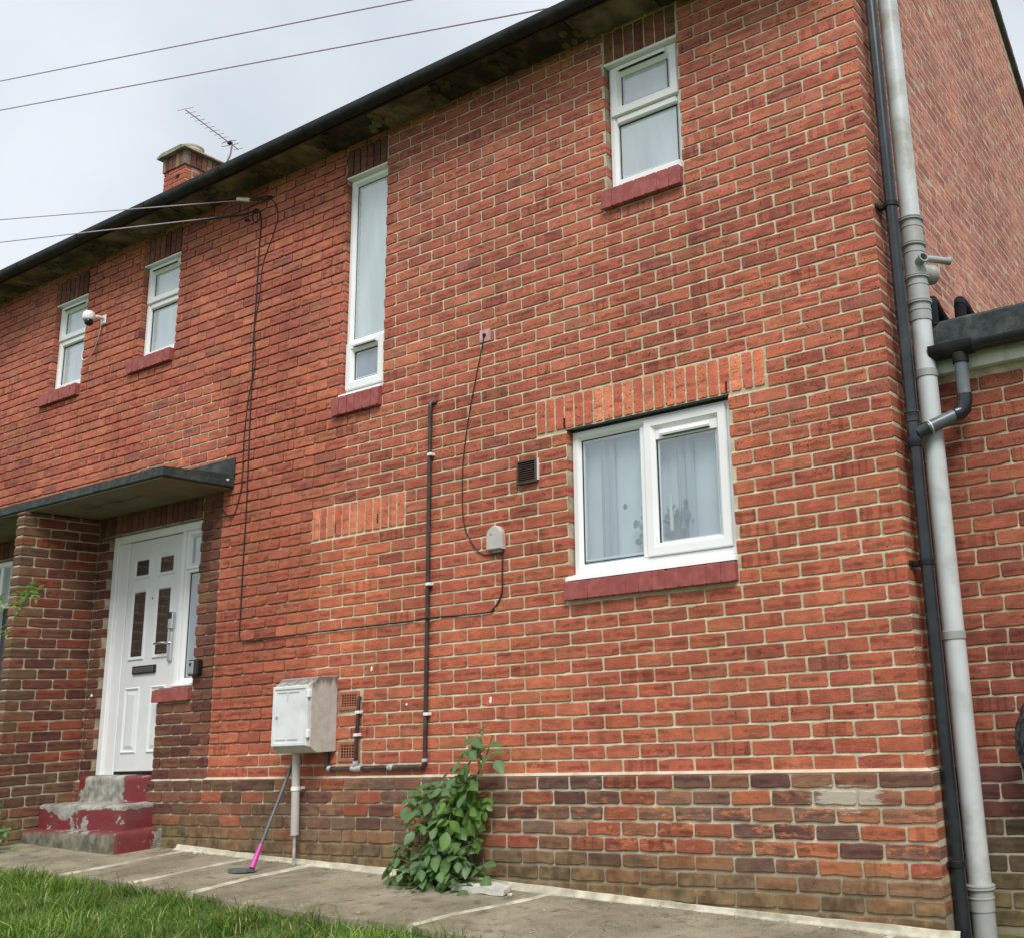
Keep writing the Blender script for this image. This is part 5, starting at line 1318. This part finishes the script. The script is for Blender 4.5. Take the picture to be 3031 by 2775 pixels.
def make_grass():
    N = 66000
    x = rng.uniform(-8.2, -1.2, N); y = -0.93 - rng.beta(1.05, 1.5, N)*2.3
    # clumps
    cl = np.array([mnoise.noise(Vector((a*3.1, b*3.1, 2.0))) for a, b in zip(x, y)])
    keep = rng.random(N) < (0.60 + 0.75*cl)
    x, y, cl = x[keep], y[keep], cl[keep]; N = len(x)
    eg = np.array([edge_y(a) for a in x]); m = y < eg + 0.015 + 0.07*np.array([mnoise.noise(Vector((a*4.0, 1.0, 0))) for a in x]); x, y, cl = x[m], y[m], cl[m]; N = len(x)
    z = np.array([lawn_z(a, b) for a, b in zip(x, y)])
    h = rng.gamma(4.0, 0.0145, N) * (0.9 + 0.9*np.clip(cl, -0.7, 0.8)); h = np.clip(h, 0.018, 0.16)
    az = rng.uniform(0, 2*np.pi, N); lean = rng.uniform(0.3, 1.6, N); wd = rng.uniform(0.0016, 0.0034, N)
    dx, dy = np.cos(az), np.sin(az); sx, sy = -dy*wd, dx*wd
    V = np.zeros((N, 7, 3), dtype=np.float32)
    for k, (t, wk) in enumerate(((0.0, 1.0), (0.4, 0.9), (0.75, 0.6))):
        off = lean*h*t*t*0.9; zz = h*(t - 0.25*lean*t*t)
        V[:, 2*k, 0] = x + dx*off - sx*wk; V[:, 2*k, 1] = y + dy*off - sy*wk; V[:, 2*k, 2] = z + zz - 0.004
        V[:, 2*k+1, 0] = x + dx*off + sx*wk; V[:, 2*k+1, 1] = y + dy*off + sy*wk; V[:, 2*k+1, 2] = z + zz - 0.004
    V[:, 6, 0] = x + dx*lean*h*0.95; V[:, 6, 1] = y + dy*lean*h*0.95; V[:, 6, 2] = z + h*(1-0.28*lean)
    base = (np.arange(N)*7)[:, None]
    T = np.array([[0,1,3],[0,3,2],[2,3,5],[2,5,4],[4,5,6]])
    F = (base[:, None, :] + T[None]).reshape(-1, 3)
    me = bpy.data.meshes.new('grass'); me.vertices.add(N*7); me.vertices.foreach_set('co', V.ravel())
    nf = len(F); me.loops.add(nf*3); me.loops.foreach_set('vertex_index', F.ravel().astype(np.int32))
    me.polygons.add(nf); me.polygons.foreach_set('loop_start', np.arange(0, nf*3, 3, dtype=np.int32)); me.polygons.foreach_set('loop_total', np.full(nf, 3, dtype=np.int32))
    g = np.array([[0.095,0.190,0.024],[0.135,0.240,0.032],[0.070,0.150,0.022],[0.20,0.27,0.05],[0.48,0.42,0.19]])
    pick = rng.choice(5, N, p=[.31,.30,.18,.14,.07]); c = g[pick]*rng.uniform(.7,1.3,(N,1))*(1.0 + 0.55*np.array([mnoise.noise(Vector((p_*1.3, q_*1.3, 7.0))) for p_, q_ in zip(x, y)]))[:, None]
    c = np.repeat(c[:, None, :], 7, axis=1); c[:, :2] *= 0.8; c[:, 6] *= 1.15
    a = me.attributes.new('col', 'FLOAT_COLOR', 'POINT'); ca = np.ones((N*7, 4), dtype=np.float32); ca[:, :3] = c.reshape(-1, 3); a.data.foreach_set('color', ca.ravel())
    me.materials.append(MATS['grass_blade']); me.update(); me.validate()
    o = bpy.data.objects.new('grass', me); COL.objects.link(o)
    tag(o, 'long uneven green grass along the edge of the concrete path', 'grass', kind='stuff')
make_grass()

# ------------------------------------------------------------------ leafy plants
def leaflet(mb, base, d, up, L_, W_, V_):
    """a pointed oval leaflet folded along its midrib"""
    d = d.normalized(); s = d.cross(up).normalized(); u = s.cross(d)
    ts = ((0.0,0.0),(0.18,0.62),(0.42,1.0),(0.70,0.72),(1.0,0.0))
    mid = []; lft = []; rgt = []
    for t, w_ in ts:
        c = base + d*(L_*t) - u*(0.10*L_*t*t)
        mid.append(tuple(c)); lft.append(tuple(c + s*(W_*w_) + u*(0.22*W_*w_))); rgt.append(tuple(c - s*(W_*w_) + u*(0.22*W_*w_)))
    o = len(mb.v); vs_ = mid + lft[1:4] + rgt[1:4]
    fs = [(0,1,5),(1,2,6,5),(2,3,7,6),(3,4,7),(0,8,1),(1,8,9,2),(2,9,10,3),(3,10,4)]
    mb.add(vs_, fs); V_.extend([1,1,1,1,1] + [0]*6)
def leaf_mesh(seed, pairs, L_, W_, mat):
    r = random.Random(seed); mb = MB(); V_ = []
    st_ = [Vector((0,0,0))]; n = pairs+1
    stalk = L_*0.9*(pairs) + L_*.5
    for i in range(1, 5):
        t = i/4; st_.append(Vector((stalk*t*.9, r.uniform(-.006,.006), -0.18*stalk*t*t)))
    mb.tube([tuple(p) for p in st_], .0014, 4, cap=False); V_.extend([1]*(len(mb.v)))
    up = Vector((0,0,1))
    for p in range(pairs):
        t = (p+0.6)/(pairs+0.4); q = st_[0].lerp(st_[-1], t); q.z = -0.18*stalk*t*t
        for sgn in (-1, 1):
            d = Vector((0.55, sgn*0.8, r.uniform(-.35,.15)))
            leaflet(mb, q, d, up + Vector((r.uniform(-.3,.3), r.uniform(-.3,.3), 0)), L_*r.uniform(.85,1.1), W_*r.uniform(.85,1.1), V_)
    leaflet(mb, st_[-1], Vector((1, 0, r.uniform(-.5,0))), up, L_*1.15, W_*1.1, V_)
    me = mb.mesh('compound_leaf', mat, smooth=True)
    a = me.attributes.new('vein', 'FLOAT', 'POINT'); a.data.foreach_set('value', np.array(V_, dtype=np.float32)); return me

pv = thing('climbing_shrub', 'dark green leafy shrub growing up against the brick plinth from a gap in the path', 'shrub')
LM = [leaf_mesh(100+i, 2 if i % 3 else 1, 0.082, 0.0285, 'leaf_green') for i in range(7)]
LB = [leaf_mesh(200+i, 2, 0.084, 0.0285, 'leaf_bright') for i in range(3)]
r3 = random.Random(77)
stems = [[(-3.02,-.14,-.66),(-2.98,-.13,-.40),(-2.86,-.10,-.12),(-2.72,-.09,.08),(-2.655,-.08,.24)],
         [(-3.04,-.15,-.66),(-3.08,-.16,-.42),(-3.10,-.13,-.18),(-3.16,-.12,-.04),(-3.24,-.13,.0)],
         [(-3.02,-.16,-.66),(-3.10,-.22,-.52),(-3.20,-.26,-.46),(-3.28,-.25,-.44)],
         [(-3.0,-.16,-.66),(-2.88,-.24,-.50),(-2.76,-.26,-.40),(-2.66,-.24,-.36)],
         [(-3.0,-.13,-.64),(-2.90,-.14,-.36),(-2.78,-.16,-.14),(-2.64,-.17,-.10)],
         [(-3.02,-.15,-.66),(-3.02,-.24,-.48),(-3.05,-.28,-.30),(-3.12,-.26,-.22)]]
for s_ in stems:
    mb = MB(); pth = smooth_path(s_, 4); nn = len(pth); mb.tube(pth, [.007*(1-.65*i/nn) for i in range(nn)], 7); mb.build('stem', 'stem_brown', pv, smooth=True)
def shrub_leaf(p, bright=False):
    me = r3.choice(LB if bright else LM)
    o = part('leaf', me, pv, p)
    az = r3.gauss(-1.45, 0.95)
    o.rotation_euler = (r3.gauss(0.1, .28), r3.gauss(0.62, .30), az)
    s_ = r3.uniform(.55, 1.22); o.scale = (s_, s_, s_)
prof_ = [(-.62,-3.24,-2.78),(-.50,-3.36,-2.70),(-.40,-3.34,-2.68),(-.28,-3.18,-2.76),(-.16,-3.16,-2.68),(-.06,-3.26,-2.64),(.0,-3.24,-2.66),(.05,-2.94,-2.66),(.14,-2.78,-2.65),(.30,-2.69,-2.65)]
def span(z):
    for (za, a1, b1), (zb, a2, b2) in zip(prof_, prof_[1:]):
        if za <= z <= zb: t = (z-za)/(zb-za); return a1+(a2-a1)*t, b1+(b2-b1)*t
    return prof_[-1][1:]
cnt = 0
while cnt < 148:
    z = r3.uniform(-.58, .30)
    a, b = span(z)
    if r3.random() > (b-a)/0.72: continue
    t = r3.random(); x = a+(b-a)*t
    depth = (0.24 if z < -.3 else 0.17) * (1 - abs(2*t-1)**2*.5)
    y = -0.055 - r3.random()**.7*depth
    shrub_leaf((x, y, z), x > -2.88 and -.24 < z < .02 and r3.random() < .8); cnt += 1

rb = thing('rose_branch', 'bright green rose sprigs reaching into view at the left edge beside the porch wall', 'shrub')
RS = [[(-7.05,-.98,0.92),(-6.85,-.93,1.12),(-6.62,-.90,1.24),(-6.46,-.90,1.38),(-6.34,-.90,1.50)], [(-7.05,-.98,0.92),(-6.92,-.94,1.06),(-6.74,-.91,1.14),(-6.62,-.9,1.17)], [(-7.1,-.95,1.30),(-6.95,-.92,1.38),(-6.80,-.9,1.44)], [(-7.2,-1.0,-.5),(-7.15,-1.0,.2),(-7.05,-.98,0.92),(-7.1,-.95,1.30)]]
LR = [leaf_mesh(300+i, 2, 0.042, 0.012, 'leaf_bright') for i in range(4)]
for s_ in RS:
    mb = MB(); mb.tube(smooth_path(s_, 4), .004, 6); mb.build('stem', 'stem_green', rb, smooth=True)
    for q in range(9):
        t = r3.uniform(.25, 1.0)*(len(s_)-1); i = min(int(t), len(s_)-2); p = Vector(s_[i]).lerp(Vector(s_[i+1]), t-i)
        o = part('leaf', r3.choice(LR), rb, p); o.rotation_euler = (r3.gauss(.2,.4), r3.gauss(.2,.4), r3.uniform(-2.8,.6))
wd_ = thing('weed', 'small leafy weed growing at the foot of the porch wall beside the bottom step', 'weed')
LW = [leaf_mesh(400+i, 1, 0.040, 0.014, 'leaf_bright' if i % 2 else 'leaf_green') for i in range(4)]
for q in range(34):
    z = r3.uniform(0, 1)**1.6; p = (-7.02+r3.gauss(0,.13)*(1-.6*z), -.68+r3.gauss(0,.05), gz(-7.0,-.68)+.02+z*.30)
    o = part('leaf', r3.choice(LW), wd_, p); o.rotation_euler = (r3.gauss(.2,.4), r3.gauss(.2,.4), r3.uniform(-3.1,.2))
mb = MB(); mb.tube([(-7.0,-.68,gz(-7,-.68)-.02),(-6.98,-.68,-.25),(-6.96,-.68,-.08)], .004, 6); mb.build('stem', 'stem_green', wd_)

# ------------------------------------------------------------------ loose things
hoe = thing('hoe', 'long grey-handled hoe with a magenta socket leaning on the wall under the meter box', 'garden tool')
A = Vector((-4.500,-.052,0.095)); Bq = Vector((-4.408,-.40,gz(-4.41,-.4)+.03))
mid = A.lerp(Bq, 0.80)
mb = MB(); mb.tube([A, mid], .0105, 10); mb.build('handle', 'tool_grey', hoe, smooth=True)
mb = MB(); mb.tube([mid-(mid-A).normalized()*.01, mid.lerp(Bq,.3), Bq], [.012,.016,.018], 12); mb.build('socket', 'magenta', hoe, smooth=True)
mb = MB(); g0 = gz(-4.5,-.45)+.006
bl_ = [(-4.395,-.385),(-4.41,-.44),(-4.48,-.475),(-4.55,-.47),(-4.595,-.435),(-4.57,-.40),(-4.49,-.375)]
mb.prism(bl_, 'z', g0, g0+.018); mb.build('blade', 'slate_pipe', hoe, recalc=True)

cf = MB(); bm = bmesh.new(); bmesh.ops.create_cube(bm, size=1.0); bmesh.ops.subdivide_edges(bm, edges=list(bm.edges), cuts=4, use_grid_fill=True)
for v in bm.verts:
    p = Vector((v.co.x*.34*(1-.25*v.co.y), v.co.y*.13*(1-.5*v.co.x), v.co.z*.034)); p += mnoise.noise_vector(p*11)*.014; v.co = p
bm.verts.index_update(); cf.add([tuple(v.co) for v in bm.verts], [tuple(v.index for v in f.verts) for f in bm.faces]); bm.free()
o = cf.build('concrete_fragment', 'concrete_pale', loc=(-2.62, -0.185, gz(-2.62,-.185)+.020)); o.rotation_euler = (0.03, 0.04, -0.05)
tag(o, 'loose flat piece of pale concrete lying at the right of the leafy shrub', 'rubble')
for (x, y, s_, lab) in ((-2.42,-.20,.018,'larger mortar chip beside the loose concrete piece'), (-2.47,-.23,.012,'smaller mortar chip in front of the loose concrete piece'), (-5.42,-.12,.016,'stone chip on the path at the wall foot, the one nearer the meter box'), (-5.56,-.13,.013,'stone chip on the path at the wall foot, the one nearer the steps')):
    pb = MB(); bm = bmesh.new(); bmesh.ops.create_icosphere(bm, subdivisions=1, radius=s_)
    for v in bm.verts: v.co = v.co*random.uniform(.75,1.15); v.co.z *= .6
    bm.verts.index_update(); pb.add([tuple(v.co) for v in bm.verts], [tuple(v.index for v in f.verts) for f in bm.faces]); bm.free()
    tag(pb.build('mortar_chip', 'concrete_pale', loc=(x, y, gz(x,y)+s_*.4)), lab, 'rubble', 'chips on the path')

bb = MB(); bm = bmesh.new(); bmesh.ops.create_icosphere(bm, subdivisions=4, radius=1.0)
for v in bm.verts:
    p = v.co.copy(); rz = 0.25*p.z
    w_ = 0.15*(1 - 0.35*max(0, p.z))*(1.0)
    c = mnoise.noise(Vector((p.x*3.5, p.y*3.5, p.z*1.6)))*.20 + mnoise.noise(Vector((p.x*9, p.y*9, p.z*3)))*.09
    k_ = 1 + c
    v.co = Vector((p.x*w_*k_, p.y*w_*k_*.8, rz*(1+c*.3)))
bm.verts.index_update(); bb.add([tuple(v.co) for v in bm.verts], [tuple(v.index for v in f.verts) for f in bm.faces]); bm.free()
o = bb.build('bin_bag', 'bin_bag_black', loc=(0.565, 0.10, 0.13), smooth=False); tag(o, 'crumpled black plastic bag at the right edge against the extension wall', 'bag')
tb = MB(); tb.tube([(0.60,.12,.34),(0.61,.18,.44),(0.62,.27,.46)], .008, 6); tk = tb.build('tie', 'bin_bag_black', o); tk.matrix_parent_inverse = Matrix.Translation(-Vector(o.location))
